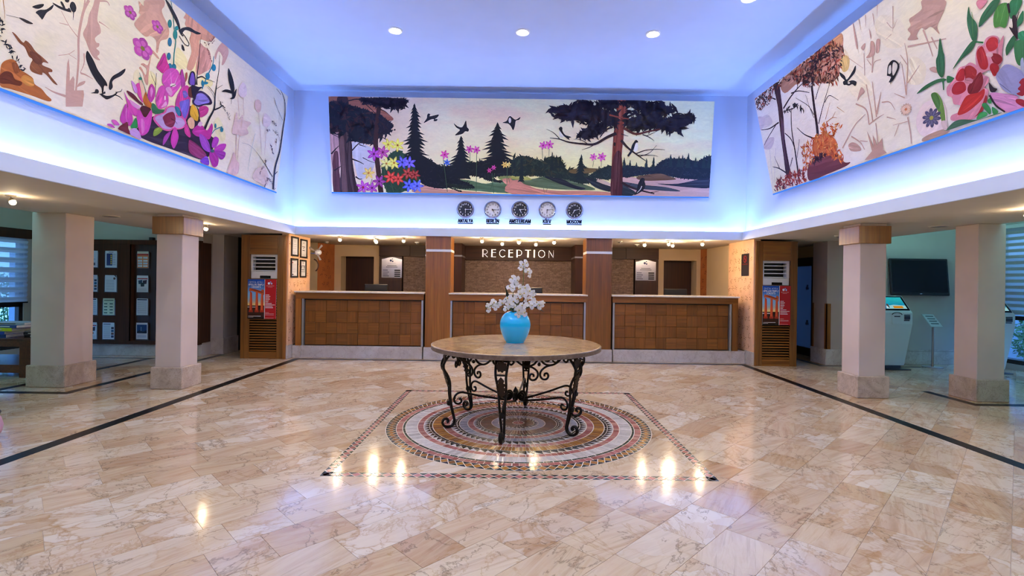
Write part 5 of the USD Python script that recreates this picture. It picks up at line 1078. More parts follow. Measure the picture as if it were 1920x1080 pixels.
["P","c88090",[3554,364,3539,351,3510,355,3484,373,3476,396,3491,409,3521,405,3546,386]],
["S","2a1a28",17.3,13.0,[3670,193,3707,91,3769,15]],
["S","7d1420",4.5,4.5,[3497,489,3491,399]],
["S","2a2848",3.3,2.1,[3772,251,3848,147]],
["P","d8c0c4",[3168,124,3223,118,3221,45,3186,44]]],"B":[["P","9a5a44",[-15,1629,719,1619,922,1442,1127,1283,1002,1242,671,1338,460,1235,2,1229]],
["P","b88a88",[-3,1067,162,1029,164,415,36,372,-1,823]],
["P","c8c4d0",[387,869,699,791,800,629,732,381,516,213,438,419]],
["P","5a3038",[44,619,131,702,143,415,171,-10,34,-12]],
["P","3a2428",[150,1622,336,1624,335,1233,349,991,386,828,388,542,432,212,472,-6,167,-10,174,415,156,825,148,1231]],
["P","6a4a48",[171,968,243,949,254,622,278,2,193,0,185,415]],
["P","8a7270",[151,1331,179,1231,182,988,152,1029]],
["P","141824",[12,1530,158,1552,467,1476,714,1399,795,1319,809,996,722,853,555,871,409,890,329,1031,164,1069,16,1027,-7,1269]],
["L",["141824","1c1c2c","3a2428"],150,80,[3,1550,469,1536,838,1360,1084,1182,1124,1082,805,834,366,848,-27,986]],
["S","3a2020",73.4,91.8,[895,1621,845,1240,805,834,838,424,881,-1]],
["P","1a1626",[554,1617,1340,1617,1276,1466,1130,1444,1007,1503,717,1539]],
["P","1a1626",[879,1341,1002,1262,1125,1162,1061,1081,1166,1102,997,1019,871,997]],
["L",["1a1626","2a2030"],90,71,[533,1616,1371,1611,1296,1446,1006,1463,717,1519]],
["S","2a1c22",22.9,9.2,[383,726,512,850,660,883]],
["S","2a1c22",18.4,6.4,[512,830,636,791]],
["S","2a1c22",27.8,9.3,[369,583,483,543,587,493]],
["S","2a1c22",28.0,9.3,[434,274,496,233,549,234]],
["S","2a1c22",27.6,9.2,[14,660,90,743,155,805]],
["S","2a1c22",27.9,9.3,[57,373,122,415,186,457]],
["S","2a1c22",18.3,7.3,[6,1027,160,948]],
["S","2a1c22",22.5,9.0,[345,1574,532,1597,715,1459,817,1360]],
["S","2a1c22",18.1,5.4,[881,1441,984,1402,1066,1333]],
["S","2a1c22",22.9,9.1,[851,1017,933,957,1026,908]],
["S","2a1c22",13.9,5.6,[569,606,693,546,798,516]],
["S","2a1c22",18.2,6.4,[877,1240,979,1140,1050,1060]],
["P","c49080",[1551,153,1910,85,2333,49,2862,10,1528,-7]],
["P","4f6a4c",[2016,253,2439,238,2756,179,3051,245,3390,125,3413,17,2545,52,2121,109]],
["P","7f8a50",[2966,307,3261,331,3409,291,3389,208,3093,225]],
["P","c2806a",[3051,266,3389,250,3424,17,3179,122]],
["P","10151f",[1262,635,1619,619,1808,560,1975,459,2102,481,2143,317,2544,135,2502,93,2227,110,1910,85,1614,165,1531,309,1319,223]],
["P","141a22",[2102,481,2543,549,2963,616,3258,578,3383,662,3409,271,3177,330,2861,284,3051,214,2861,222,2502,321,2122,233]],
["L",["141a22","1c2a26"],60,55,[1661,599,1913,561,2123,482,2543,569,2963,616,3403,683,3405,560,2544,487,1996,418]],
["C","10151f",[1499,1549,1483,308],358],["C","12181f",[2313,1005,2312,257],295],["C","12161f",[2954,1246,2961,369],400],["P","182420",[2037,170,2333,153,2523,110,2312,90]],
["P","1c2420",[2079,108,2291,59,2312,28]],
["P","14141f",[1659,1214,1710,1291,1721,1351,1742,1376,1773,1362,1762,1328,1835,1343,1922,1360,1897,1313,1855,1283,1897,1283,1886,1253,1834,1248,1834,1282,1772,1271]],
["P","14141f",[2184,1216,2250,1167,2323,1147,2365,1198,2400,1263,2417,1159,2448,1119,2438,1078,2386,1081,2333,1036,2208,1010,2260,1066,2292,1107,2229,1146]],
["P","14141f",[3041,1237,3114,1268,3144,1329,3175,1350,3207,1330,3270,1290,3352,1336,3332,1291,3274,1270,3260,1190,3230,1112,3188,1179,3146,1218,3104,1228]],
["P","dcd6d2",[3193,1277,3186,1243,3170,1229,3154,1243,3147,1277,3153,1311,3169,1325,3186,1312]],
["P","24402f",[901,445,1117,715,1285,717,1324,554,1491,432,1551,185,1274,14,998,0]],
["S","3a5a40",9.4,9.4,[944,446,977,11]],
["S","3a5a40",9.4,9.4,[1065,178,1104,12]],
["S","3a5a40",9.4,9.4,[1277,223,1252,4]],
["S","3a5a40",9.4,9.4,[728,236,683,111]],
["S","3a5a40",9.4,9.4,[1997,603,2068,25]],
["S","3a5a40",9.3,9.3,[2470,722,2470,548]],
["S","3a5a40",9.4,9.4,[2589,713,2583,31]],
["S","3a5a40",9.4,9.4,[2860,367,2894,14]],
["S","3a5a40",9.4,9.4,[2913,368,2841,76]],
["S","3a5a40",9.4,9.4,[3133,474,3127,17]],
["S","3a5a40",9.4,9.4,[3156,288,3222,40]],
["F","e8d050","a86a20",[1025,836],113.0,110.0,6,5.95,0],["F","ead458","8a4a20",[1192,828],123.0,119.0,6,6.75,0],["F","e8dc80","b8702a",[987,508],123.0,120.0,6,5.800000000000001,0],["F","ecd860","a86a20",[1124,520],123.0,120.0,6,6.45,0],["F","a83cb0","501048",[770,670],132.0,129.0,6,4.75,0],["F","b03c90","70104a",[928,702],123.0,120.0,6,5.5,0],["F","5c58d4","20206a",[1271,532],123.0,120.0,6,7.15,0],["F","6a5cdc","2a2070",[1397,524],123.0,120.0,6,7.75,0],["F","e0b858","c0602a",[667,339],114.0,112.0,6,4.3,0],["F","d03a2a","7a1014",[1056,272],123.0,121.0,6,6.15,0],["F","c8382a","801414",[1193,242],114.0,112.0,6,6.800000000000001,0],["F","a83024","5a1010",[1363,338],114.0,112.0,6,7.6000000000000005,0],["F","98281e","5a1010",[1489,319],104.0,102.0,6,8.2,0],["F","4c5ce4","202080",[1381,130],124.0,122.0,6,7.7,0],["F","5a68ea","2020a0",[1529,122],124.0,122.0,6,8.399999999999999,0],["F","b040ac","a02030",[566,89],133.0,131.0,6,3.85,0],["F","a838a8","501040",[724,80],114.0,113.0,6,4.6000000000000005,0],["F","8c2c88","401040",[854,196],124.0,122.0,6,5.2,0],["F","c83a9a","901848",[2023,675],85.0,83.0,6,10.719999999999999,0],["F","c03a98","801848",[2463,773],75.0,74.0,6,12.82,0],["F","c43ca0","801848",[2585,765],75.0,74.0,6,13.4,0],["F","c03a98","801848",[2891,461],52.0,51.0,6,14.85,0],["F","b83488","801848",[2818,412],52.0,51.0,6,14.5,0],["F","2f5fc8","1a3a90",[2064,538],66.0,65.0,6,10.92,0],["F","e0b860","b06a30",[3090,515],66.0,65.0,6,15.799999999999999,0],["F","e8c878","b06a30",[3164,516],57.0,56.0,6,16.150000000000002,0],["P","c4a09a",[5180,325,5645,300,6761,335,6757,2,5193,-8]],
["P","c2806e",[3220,248,3389,229,3644,108,4068,71,4492,77,4990,52,4992,-11,3223,2]],
["P","56684a",[3219,341,3536,272,3852,318,4233,261,4531,181,4702,100,4279,95,3856,110,3474,168,3346,249,3220,248]],
["P","9a9a50",[3219,341,3472,313,3557,252,3219,268]],
["P","c8b0a0",[4548,316,4781,288,4984,208,4987,125,4699,204]],
["P","1c2a26",[3216,557,3341,662,3488,663,3741,585,3907,669,4098,589,4186,446,4313,427,4436,511,4564,472,4568,348,4739,267,4488,202,4233,261,3852,318,3472,334,3219,330]],
["L",["1c2a26","2a3a30","3a3a28"],120,55,[3216,578,3487,674,4096,651,4206,467,4563,492,4568,327,3852,318,3219,330]],
["P","6a5838",[4228,426,4396,470,4648,473,4775,454,4609,390,4314,376]],
["P","1a2a2c",[4568,327,4816,475,4973,518,4981,291,4696,308]],
["C","172426",[3387,683,3393,219],84],["C","172426",[3926,751,3934,422],71],["C","172426",[4001,701,4006,465],58],["C","172426",[4074,691,4080,465],58],["C","172426",[4441,717,4454,263],135],["C","172426",[4762,515,4767,392],42],["C","172426",[3257,619,3259,455],42],["P","1a1f2a",[3788,317,4106,280,4319,179,4533,119,4406,97,4065,196]],
["P","1c222c",[4527,316,4826,206,4997,146,5000,63,4701,142]],
["P","182434",[5173,500,5319,523,5530,505,5741,507,5862,612,6006,655,6258,658,6491,620,6675,704,6741,664,6745,324,6383,309,6065,346,5641,382,5180,325]],
["C","1c3038",[5204,675,5212,480],50],["C","1c3038",[5309,629,5315,481],42],["C","1c3038",[5422,590,5426,483],42],["C","1c3038",[5597,660,5607,444],58],["C","1c3038",[5725,696,5737,445],58],["C","1c3038",[5942,674,5950,531],50],["C","1c3038",[6023,737,6035,511],63],["C","1c3038",[6171,718,6182,513],63],["C","1c3038",[6233,729,6245,514],50],["C","1c3038",[6336,761,6351,495],71],["C","1c3038",[6466,691,6476,517],50],["C","1c3038",[6611,724,6625,498],63],["C","1c3038",[6700,750,6715,499],58],["P","6a5040",[5433,328,5600,371,5851,395,6023,346,6131,295,5752,270,5499,277]],
["P","20283a",[5818,219,6177,223,6635,323,6747,293,6747,158,6392,160,5967,196]],
["P","3a4450",[5183,242,5544,194,5969,158,6226,89,5760,104,5187,159]],
["P","202c34",[5186,169,5423,68,5342,-6,5193,-8]],
["P","7a3426",[5034,1637,5214,1640,5210,1396,5175,1234,5174,991,5155,685,5183,-8,4992,-11,4985,477,4990,887,5002,1131,5048,1293]],
["P","4a1e22",[4994,518,5058,765,5155,685,5183,-8,4992,-11]],
["P","9a4a34",[5077,1614,5128,1615,5128,1374,5089,1293,5057,1313]],
["P","20100f",[5040,894,5036,871,5023,861,5009,870,5003,893,5007,916,5020,926,5034,917]],
["P","1a1626",[3828,1438,4034,1521,4240,1544,4363,1585,4488,1557,4579,1628,4633,1558,4759,1510,4865,1451,5033,1413,5060,1233,4957,1211,4852,1230,4788,1290,4664,1248,4538,1286,4371,1304,4206,1282,4038,1320,3954,1370,4036,1411,3911,1419]],
["P","1a1626",[4358,1042,4542,1186,4706,1248,4873,1230,4855,1169,4815,1108,4672,1025,4549,963,4422,1002]],
["P","1a1626",[4714,1633,5045,1638,5050,1514,4863,1511,4778,1570]],
["P","1a1626",[5214,1640,5521,1640,5504,1559,5648,1581,5832,1624,5897,1554,6043,1546,5962,1505,6078,1477,5905,1404,5801,1403,5908,1344,6092,1407,6299,1419,6405,1370,6388,1310,6329,1249,6207,1207,6128,1125,5919,1142,5708,1180,5501,1157,5293,1155,5186,1214,5203,1315,5408,1378,5508,1469,5359,1538,5276,1557]],
["L",["1a1626","201a28","2a1a22"],150,81,[3827,1468,4239,1573,4579,1638,5073,1454,5061,1212,4665,1228,4206,1262,3913,1339]],
["L",["1a1626","201a28"],60,73,[4358,1042,4706,1258,4894,1230,4816,1088,4549,943]],
["L",["1a1626","201a28","2c2420"],190,80,[5234,1556,5851,1644,6085,1527,5947,1405,6318,1450,6427,1351,6171,1105,5294,1135,5175,1234]],
["L",["1a1626"],40,71,[4693,1633,5541,1644,5483,1559,4779,1530]],
["S","2a1a20",55.0,9.2,[5046,1081,4881,1008,4676,893,4467,891,4215,918,4047,967,3879,985]],
["S","2a1a20",18.4,5.5,[4717,924,4594,841,4449,788]],
["S","2a1a20",13.7,4.6,[4047,977,3940,1077,3814,1136]],
["S","2a1a20",13.7,4.6,[4551,892,4423,961,4298,970]],
["S","2a1a20",36.4,13.7,[4979,1191,4856,1129,4756,1006]],
["S","2a1a20",18.3,4.6,[5129,1072,5256,1033]],
["S","2a1a20",18.3,4.6,[5505,1066,5633,1017,5719,957]],
["S","2a1a20",13.7,4.6,[5569,1037,5753,1120]],
["S","2a1a20",46.1,9.2,[5134,960,5265,829,5437,709,5589,608]],
["S","2a1a20",18.4,4.6,[5395,729,5559,792,5768,815,5915,807]],
["S","2a1a20",13.8,4.6,[5480,689,5645,753,5764,887]],
["S","2a1a20",13.8,4.6,[5437,709,5689,712,5795,693]],
["S","2a1a20",46.9,18.8,[5173,231,5335,150,5549,90,5763,41]],
["S","2a1a20",14.1,4.7,[5678,61,5846,84]],
["S","2a1a20",14.0,5.6,[5271,170,5354,213]],
["S","5a2a22",45.6,22.8,[5167,1173,5380,1075,5607,1118,5813,1161]],
["S","8a4030",27.1,18.1,[4909,1392,5077,1354,5254,1326]],
["P","e0dcd4",[4039,1108,4086,1079,4129,1018,4088,998,4045,1028]],
["P","14141f",[4032,1149,4063,1180,4094,1160,4096,1109,4150,1039,4255,1006,4213,989,4225,955,4129,1018,4075,1079,4043,1123]],
["P","e8e6e0",[5386,923,5433,893,5430,791,5372,769,5364,851]],
["P","14141f",[5374,953,5405,970,5436,933,5403,925,5383,892,5354,790,5281,686,5259,707,5308,789,5326,871]],
["P","14141f",[5508,298,5539,319,5578,299,5580,247,5597,195,5569,112,5488,48,5404,16,5443,89,5460,193,5479,246]],
["S","d8d8dc",14.1,9.4,[5535,174,5506,111,5455,58]],
["F","cc4cae","902050",[3761,855],80.0,78.0,6,0.3,0],["F","cc4cae","902050",[3871,869],85.0,83.0,6,0.3,0],["F","cc4cae","902050",[4654,668],71.0,69.0,6,0.3,0],["F","cc4cae","902050",[4803,670],85.0,83.0,6,0.3,0],["S","5a6a50",6.5,6.5,[3747,790,3757,626]],
["S","5a6a50",6.5,6.5,[3873,801,3866,627]],
["S","5a6a50",6.5,6.5,[4665,607,4647,493]],
["S","5a6a50",6.5,6.5,[4801,608,4795,495]],
["S","5a6a50",6.6,6.6,[3774,192,3798,26]],
["S","5a6a50",6.6,6.6,[3866,152,3826,37]]]}

# ------------------------------------------------------------------ painted murals, hung leaning out from the upper walls
RAG = {'141824', '1a1626', '10151f', '141a22', '1c2a26', '182434', '24402f', '1a2a2c', '182420', '1c2420'}
def trace(P, items):
    mm = lambda r: np.array(r, float).reshape(-1, 2) / 1000
    for it in items:
        k = it[0]
        if k == 'P':
            if it[1] in RAG: P.ragged(mm(it[2]), it[1])
            else: P.dabs(mm(it[2]), it[1], .35 if min(lin(it[1])) > .3 else 1.0)
        elif k == 'Q': P.poly(mm(it[2]), it[1])
        elif k == 'S': P.stroke(mm(it[4]), it[2] / 1000, it[3] / 1000, it[1])
        elif k == 'F': x, y = mm(it[3])[0]; P.flower(x, y, it[4] / 1000, it[5] / 1000, it[6], it[7], it[8], it[1], it[2])
        elif k == 'C': (x, yt), (_, yb) = mm(it[2]); P.conifer(x, yt, yb, it[3] / 1000, it[1])
        elif k == 'L': P.scatter(mm(it[4]), it[2], it[3] / 1000, it[1])
        elif k == 'T': P.trail(mm(it[5]), it[2], it[3] / 1000, it[4] / 1000, it[1])
def fb(q, s, seed): return meshkit.fbm(np.c_[q * s, np.full(len(q), seed * 3.7)], 4, seed)[:, None]
def mixc(a, b, f): return np.array(lin(a)) * (1 - f) + np.array(lin(b)) * f
def bg_back(u, v, q):
    u, v = u[:, None], v[:, None]; n = fb(q, .9, 1); st = fb(q * (.5, 2.2), 1.3, 2)
    c = mixc('f8dfcc', 'f6f0c6', np.clip(.25 + u * .9 + (n - .5) * 1.2, 0, 1)); c = c * (1 - np.clip((st - .5) * 3, 0, .55)) + np.array(lin('f0bc9e')) * np.clip((st - .5) * 3, 0, .55) * np.ones_like(u)
    k = np.clip(1 - u / .30, 0, 1) * np.clip(v * 1.3, 0, 1) * np.clip(.6 + (n - .5) * 2, 0, 1); c = c * (1 - k) + np.array(lin('b0664a')) * k
    k = np.clip((.62 - v) / .3, 0, 1) * np.clip((u - .2) / .2, 0, 1) * .6; c = c * (1 - k) + np.array(lin('f6e6a0')) * k
    k = np.clip((st - .55) * 4, 0, 1) * np.clip(u * 1.6 - .3, 0, 1) * .5; c = c * (1 - k) + np.array(lin('c8dcd8')) * k
    return c * (.95 + .1 * fb(q, 9, 5))
def bg_side(warm):
    def f(u, v, q):
        n = fb(q, .8, 7); m = fb(q, 2.1, 9); c = mixc('f4ece2' if warm else 'f2ecf0', 'f6efd6', np.clip((n - .42) * 3, 0, 1)); k = np.clip((m - .62) * 4, 0, .5); c = c * (1 - k) + np.array(lin('e8e2a8' if warm else 'e0d2e0')) * k
        return c * (.97 + .06 * fb(q, 8, 4))
    return f
EDGE = pbr('mural_edge', (.62, .62, .6), .6)
MURAL_GAIN = (1.08, 1.08, 1.04)
def mural(name, label, o, a, up, w, items, bg, nx, ny, gain=MURAL_GAIN):
    h = float(np.linalg.norm(up)); M = frame(o, a, up); t = thing(name, label, 'mural')
    obj('panel', MB().box(0, w, 0, h, -.025, 0).move(M), EDGE, t)
    p = Paint(w, h, 5e-5, gain); p.k = 4; p.grid(nx, ny, bg); trace(p, items); paint_obj('painting', p, M, t, PAINT)
    b = MB().box(0, w, -.022, -.002, -.012, .002).move(M); obj('blue_light_strip', b, EDGEM, t, label='added blue glow along the lower edge, standing in for ledge light on it')  # no lamp: added glow stands in for ledge light on the panel underside
    return p
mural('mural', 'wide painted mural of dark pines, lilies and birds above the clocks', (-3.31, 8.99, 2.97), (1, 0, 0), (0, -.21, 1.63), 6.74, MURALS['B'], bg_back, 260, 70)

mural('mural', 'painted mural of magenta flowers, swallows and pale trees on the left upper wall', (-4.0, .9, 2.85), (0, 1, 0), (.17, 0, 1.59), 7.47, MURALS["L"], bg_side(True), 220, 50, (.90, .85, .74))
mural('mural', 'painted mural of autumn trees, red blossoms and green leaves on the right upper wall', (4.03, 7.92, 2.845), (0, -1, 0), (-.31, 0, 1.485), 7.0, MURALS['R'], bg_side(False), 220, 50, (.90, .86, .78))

# ------------------------------------------------------------------ lamps
RIM = pbr('lamp_rim', (.8, .8, .8), .4)
def downlight(x, y, label):
    t = thing('downlight', label, 'ceiling light', (x, y, CEIL))
    obj('rim', MB().lathe([(.072, -.001), (.098, -.001), (.098, -.012), (.085, -.016), (.072, -.012)], 28), RIM, t, smooth=30); obj('lens', MB().lathe([(0, -.004), (.072, -.004), (.072, -.001)], 24), DOWNM, t)
dl = [(-1.68, 6.83, 'left one of the three round downlights in view on the high ceiling'), (.05, 6.83, 'middle one of the three round downlights in view on the high ceiling'), (1.82, 6.83, 'right one of the three round downlights in view on the high ceiling'),
      (-2.75, 5.95, 'round ceiling downlight at the upper edge of the view, left'), (2.72, 5.95, 'round ceiling downlight at the upper edge of the view, right')]
for a in dl: downlight(*a)
for x, y, w in ((-2.9, 4.0, 'overhead, nearest the left mural'), (2.95, 4.0, 'overhead, nearest the right mural'), (-2.75, 2.1, 'outside the view, second from the left mural'), (2.72, 2.1, 'outside the view, second from the right mural'), (-1.68, 1.2, 'outside the view, left one over the viewer'), (.05, 1.2, 'outside the view, middle one over the viewer'), (1.82, 1.2, 'outside the view, right one over the viewer'), (.05, 4.0, 'in the centre of the ceiling, above the table')):
    downlight(x, y, f'round downlight on the high ceiling {w}')
BRASS = pbr('spot_body', (.5, .44, .34), .35, .7)
def spot(x, y, label, aim=(0, -.4)):
    glow = SPOTM if abs(x) < 4 else SIDEM
    t = thing('spotlight', label, 'spotlight', (x, y, SOF)); d = np.array([aim[0], aim[1], -1.0]); d /= np.linalg.norm(d); c = np.array([0, 0, -.03])
    obj('base', MB().lathe([(0, 0), (.042, 0), (.042, -.008), (.03, -.014), (0, -.014)], 18), BRASS, t, smooth=30); obj('arm', MB().tube([(0, 0, -.012), c + d * .005], .006, 6), BRASS, t)
    obj('shade', MB().tube([c, c + d * .015, c + d * .032], [.012, .024, .028], 12), BRASS, t, smooth=30)
    a = np.cross(d, [1, 0, 0]); M = frame(c + d * .044, np.cross(a, d), a); s = trimesh.creation.icosphere(2, .027); obj('bulb', MB().mesh(s, M), glow, t, smooth=True)
for i, (x, y) in enumerate(((-.62, 9.12), (-.27, 9.7), (.05, 9.3), (.38, 9.75), (.69, 9.2))): spot(x, y, f'{["first", "second", "third", "fourth", "fifth"][i]} from the left of the small warm spotlights above the middle desk')
for x, y, w in ((-3.22, 9.2, 'leftmost'), (-2.68, 9.65, 'rear middle'), (-2.60, 9.3, 'front middle'), (-2.08, 9.3, 'rightmost')): spot(x, y, f'{w} one of the four small warm spotlights above the left desk')
for x, y, w in ((2.42, 9.5, 'leftmost'), (2.80, 9.25, 'front middle'), (2.98, 9.6, 'rear middle'), (3.38, 9.15, 'rightmost')): spot(x, y, f'{w} one of the four small warm spotlights above the right desk')
spot(-4.62, 7.5, 'small warm spotlight under the soffit behind the slim left pillar'); spot(-5.05, 5.02, 'small warm spotlight under the soffit at the left edge of the view', (.5, 0)); spot(5.12, 5.02, 'small warm spotlight under the soffit at the right edge of the view', (-.5, 0))
spot(-5.05, 2.2, 'small warm spotlight under the left soffit beside the viewer', (.5, 0)); spot(5.12, 2.2, 'small warm spotlight under the right soffit beside the viewer', (-.5, 0))
def speaker(x, y, label):
    t = thing('ceiling_speaker', label, 'speaker', (x, y, SOF)); obj('grille', MB().lathe([(0, -.006), (.085, -.006), (.09, -.003)], 24), pbr(f'grille_{int(x * 10 + 99)}', (.25, .24, .23), .6), t); obj('rim', MB().lathe([(.088, 0), (.11, 0), (.108, -.009), (.088, -.009)], 24), SOFF, t)
speaker(-5.35, 6.62, 'round flush speaker in the left soffit between the two pillars'); speaker(5.5, 6.55, 'round flush speaker in the right soffit between the two pillars')
def detector(x, y, label):
    t = thing('smoke_detector', label, 'smoke detector', (x, y, SOF)); obj('base', MB().lathe([(0, 0), (.05, 0), (.05, -.012), (.035, -.018), (0, -.018)], 18), WHITEPL, t, smooth=30); obj('head', MB().lathe([(.03, -.018), (.03, -.032), (.02, -.042), (0, -.044)], 16), pbr(f'detector_{int(x * 10 + 99)}', (.2, .2, .2), .5), t)
for x, y, w in ((-2.05, 10.4, 'over the left desk'), (1.95, 9.5, 'beside the right wooden pier'), (2.45, 10.2, 'over the right desk'), (5.05, 7.9, 'near the slim right pillar'), (.05, 9.9, 'over the middle desk'), (-4.0, 10.6, 'over the far left end of the reception'), (-5.15, 9.9, 'in the dark passage')): detector(x, y, f'small smoke detector under the soffit {w}')

# ------------------------------------------------------------------ five clocks and their city names
FACE_D, FACE_W, INK = pbr('black_dial', (.012, .012, .016), .3), pbr('white_dial', (.75, .75, .78), .4), pbr('black_lettering', (.006, .006, .009), .9, specular_ior_level=.05)
WH = pbr('white_lettering', (.85, .85, .85), .5)
CY = WB - .001; CLOCKRIM = pbr('clock_rim', (.40, .40, .47), .18, 1.0)
for px, pz, city, dark, hh, mm_ in ((873, 393, 'ANTALYA', 1, 6.1, 15), (924, 393.5, 'BERLİN', 0, 5.1, 15), (975, 393.7, 'AMSTERDAM', 1, 5.2, 13.5), (1026, 394.2, 'KİEV', 0, 6.2, 13.5), (1077, 395, 'MOSCOW', 1, 7.0, 12.5)):
    x = (px - 967 - 1.8) * CY / FPX; z = EYE - (pz - 529 - (px - 967) * ROLL) * CY / FPX; r = .156
    nm = city.replace('İ', 'I').title()
    t = thing('wall_clock', f'chrome rimmed wall clock with {"black" if dark else "white"} dial above the word {city.replace("İ", "I")}', 'clock'); M = front(x, CY, z)
    rim = MB().lathe([(r * .80, .02), (r * .82, .036), (r * .9, .042), (r, .03), (r, 0), (r * .8, 0)], 40).move(M); obj('rim', rim, CLOCKRIM, t, smooth=30)
    obj('dial', MB().lathe([(0, .018), (r * .82, .018), (r * .82, .01)], 40).move(M), FACE_D if dark else FACE_W, t)
    b = MB()
    for k in range(1, 13):
        a = PI / 2 - k * PI / 6; tm = meshkit.text_mesh(str(k), r * .17, .002, True); v = np.array(tm.vertices); v[:, :2] -= (v[:, :2].min(0) + v[:, :2].max(0)) / 2; b.add((v + (r * .64 * math.cos(a), r * .64 * math.sin(a), .0185)) @ M[:3, :3].T + M[:3, 3], tm.faces)
    ink = WH if dark else INK; obj('numerals', b, ink, t)
    for name, frac, l, w in (('hour_hand', hh / 12, .42, .075), ('minute_hand', mm_ / 60, .62, .055)):
        a = PI / 2 - frac * 2 * PI; d = np.array([math.cos(a), math.sin(a)]); nn = np.array([-d[1], d[0]]); q = [-d * .1 * r + nn * w * r / 2, d * l * r + nn * w * r * .25, d * l * r - nn * w * r * .25, -d * .1 * r - nn * w * r / 2]; Mh = M.copy(); Mh[:3, 3] += M[:3, 2] * (.022 if name == 'hour_hand' else .026); obj(name, MB().prism(q, .0025, Mh), ink, t)
    s = thing('city_name', f'black underlined lettering {city.replace("İ", "I")} on the wall below its clock', 'lettering'); tm = meshkit.text_mesh(city, .062, .002, True); v = np.array(tm.vertices); wd = {'ANTALYA': .27, 'BERLİN': .225, 'AMSTERDAM': .385, 'KİEV': .145, 'MOSCOW': .27}[city]
    v[:, 0] = (v[:, 0] - (v[:, 0].min() + v[:, 0].max()) / 2) * wd / np.ptp(v[:, 0]); Ms = front(x, WB - .0005, z - .232); Ms[:3, 3] -= M[:3, 2] * 0
    b = MB()
    for dx in (-.0035, 0, .0035): b.add((v + (dx, 0, dx * .02)) @ Ms[:3, :3].T + Ms[:3, 3], tm.faces)
    obj('letters', b, INK, s); obj('underline', MB().prism([(-wd / 2, -.026), (wd / 2, -.026), (wd / 2, -.012), (-wd / 2, -.012)], .002, Ms), INK, s)

# ------------------------------------------------------------------ certificates, sign and ornament on the papered walls
FRAME = pbr('black_frame', (.012, .011, .012), .35)
def certificate(y0, y1, z0, z1, kind, label):
    w, h = y1 - y0, z1 - z0; t = thing('framed_certificate', label, 'picture frame'); M = on_left(y0, z0, -4.0); b = MB(); f = .028
    for a in ((0, w, 0, f), (0, w, h - f, h), (0, f, f, h - f), (w - f, w, f, h - f)): b.box(a[0], a[1], a[2], a[3], 0, .02)
    obj('frame', b.move(M), FRAME, t); p = Paint(w, h, 1.5e-4); p.rect(f, f, w - f, h - f, 'd8d8dc')
    if kind == 0: [p.rect(w * a, h * y, w * c, h * (y + .012), '8a8a94') for a, y, c in ((.4, .8, .6), (.35, .74, .65), (.25, .6, .75), (.25, .5, .75), (.25, .4, .7), (.3, .2, .7), (.35, .14, .6))]
    if kind == 1: [p.rect(w * a, h * y, w * c, h * (y + .035), '2a2a30') for a, y, c in ((.3, .58, .72), (.42, .49, .58), (.34, .39, .68))]; p.disc(w / 2, h * .8, w * .06, h * .03, '6a6a70'); p.rect(w * .3, h * .14, w * .7, h * .15, '707078')
    if kind == 2: p.rect(w * .2, h * .88, w * .8, h * .9, '16161c'); p.disc(w * .28, h * .78, w * .07, h * .035, 'a82a3a'); [p.rect(w * .25, h * y, w * .75, h * (y + .012), '8a8a9a') for y in (.68, .6, .5, .4, .3)]; p.disc(w * .3, h * .16, w * .08, h * .04, '14141a'); p.rect(w * .35, h * .12, w * .8, h * .13, '303038')
    if kind == 3: p.disc(w * .55, h * .82, w * .08, h * .05, '9a9aa0'); p.rect(w * .25, h * .5, w * .8, h * .68, '3a3a44'); p.rect(w * .33, h * .5, w * .68, h * .65, 'd0d0d4'); p.rect(w * .2, h * .42, w * .85, h * .455, '2a2a30'); p.rect(w * .2, h * .32, w * .85, h * .345, '3a3a40')
    M2 = M.copy(); M2[:3, 3] += M[:3, 2] * .006; obj('backing', MB().box(f, w - f, f, h - f, 0, .005).move(M), WHITEPL, t); paint_obj('sheet', p, M2, t)
certificate(8.93, 9.215, 1.815, 2.165, 0, 'black framed certificate, upper left of the four on the peach wallpaper'); certificate(9.305, 9.60, 1.80, 2.15, 1, 'black framed certificate, upper right of the four on the peach wallpaper'); certificate(8.92, 9.205, 1.43, 1.775, 2, 'black framed certificate, lower left of the four on the peach wallpaper'); certificate(9.30, 9.565, 1.435, 1.765, 3, 'black framed certificate, lower right of the four on the peach wallpaper')
t = thing('no_smoking_sign', 'black plate with a red no smoking symbol on the right peach wallpaper', 'sign'); w, h = .29, .40; M = on_right(9.20, 1.565, 4.13)
obj('plate', MB().box(0, w, 0, h, 0, .008, .002).move(M), pbr('sign_plate', lin('2a2428'), .3), t); p = Paint(w, h, 2e-4); cx, cy, r = w / 2, h * .76, .062
p.shape(Point(cx, cy).buffer(r, 12).difference(Point(cx, cy).buffer(r * .82, 12)), 'b01c1c'); p.poly([(cx - r * .7, cy + r * .55), (cx - r * .55, cy + r * .7), (cx + r * .7, cy - r * .55), (cx + r * .55, cy - r * .7)], 'b01c1c'); p.rect(cx - r * .6, cy - .006, cx + r * .6, cy + .006, '8a2020'); p.text('NO SMOKING', .022, cx, h * .5, 'a82020', w * .78); 
M2 = M.copy(); M2[:3, 3] += M[:3, 2] * .008; paint_obj('symbol', p, M2, t)
for a, b_ in ((.012, .012), (w - .012, .012), (.012, h - .012), (w - .012, h - .012)): obj('screw', MB().lathe([(0, .003), (.005, .002), (.006, 0)], 8).move(M @ frame((a, b_, .008), (1, 0, 0), (0, 1, 0))), CHROME, t)
t = thing('wall_fan', 'small white and brown fan on the end of the left peach wallpaper, behind the certificates', 'fan', (-4.0, 9.79, 1.93)); b = MB().lathe([(0, -.09), (.03, -.085), (.055, -.05), (.055, .03), (.03, .06), (0, .065)], 14); obj('motor', b.move(frame((.14, .02, 0), (0, 0, 1), (1, 0, 0))), pbr('fan_white', (.6, .66, .8), .4), t)
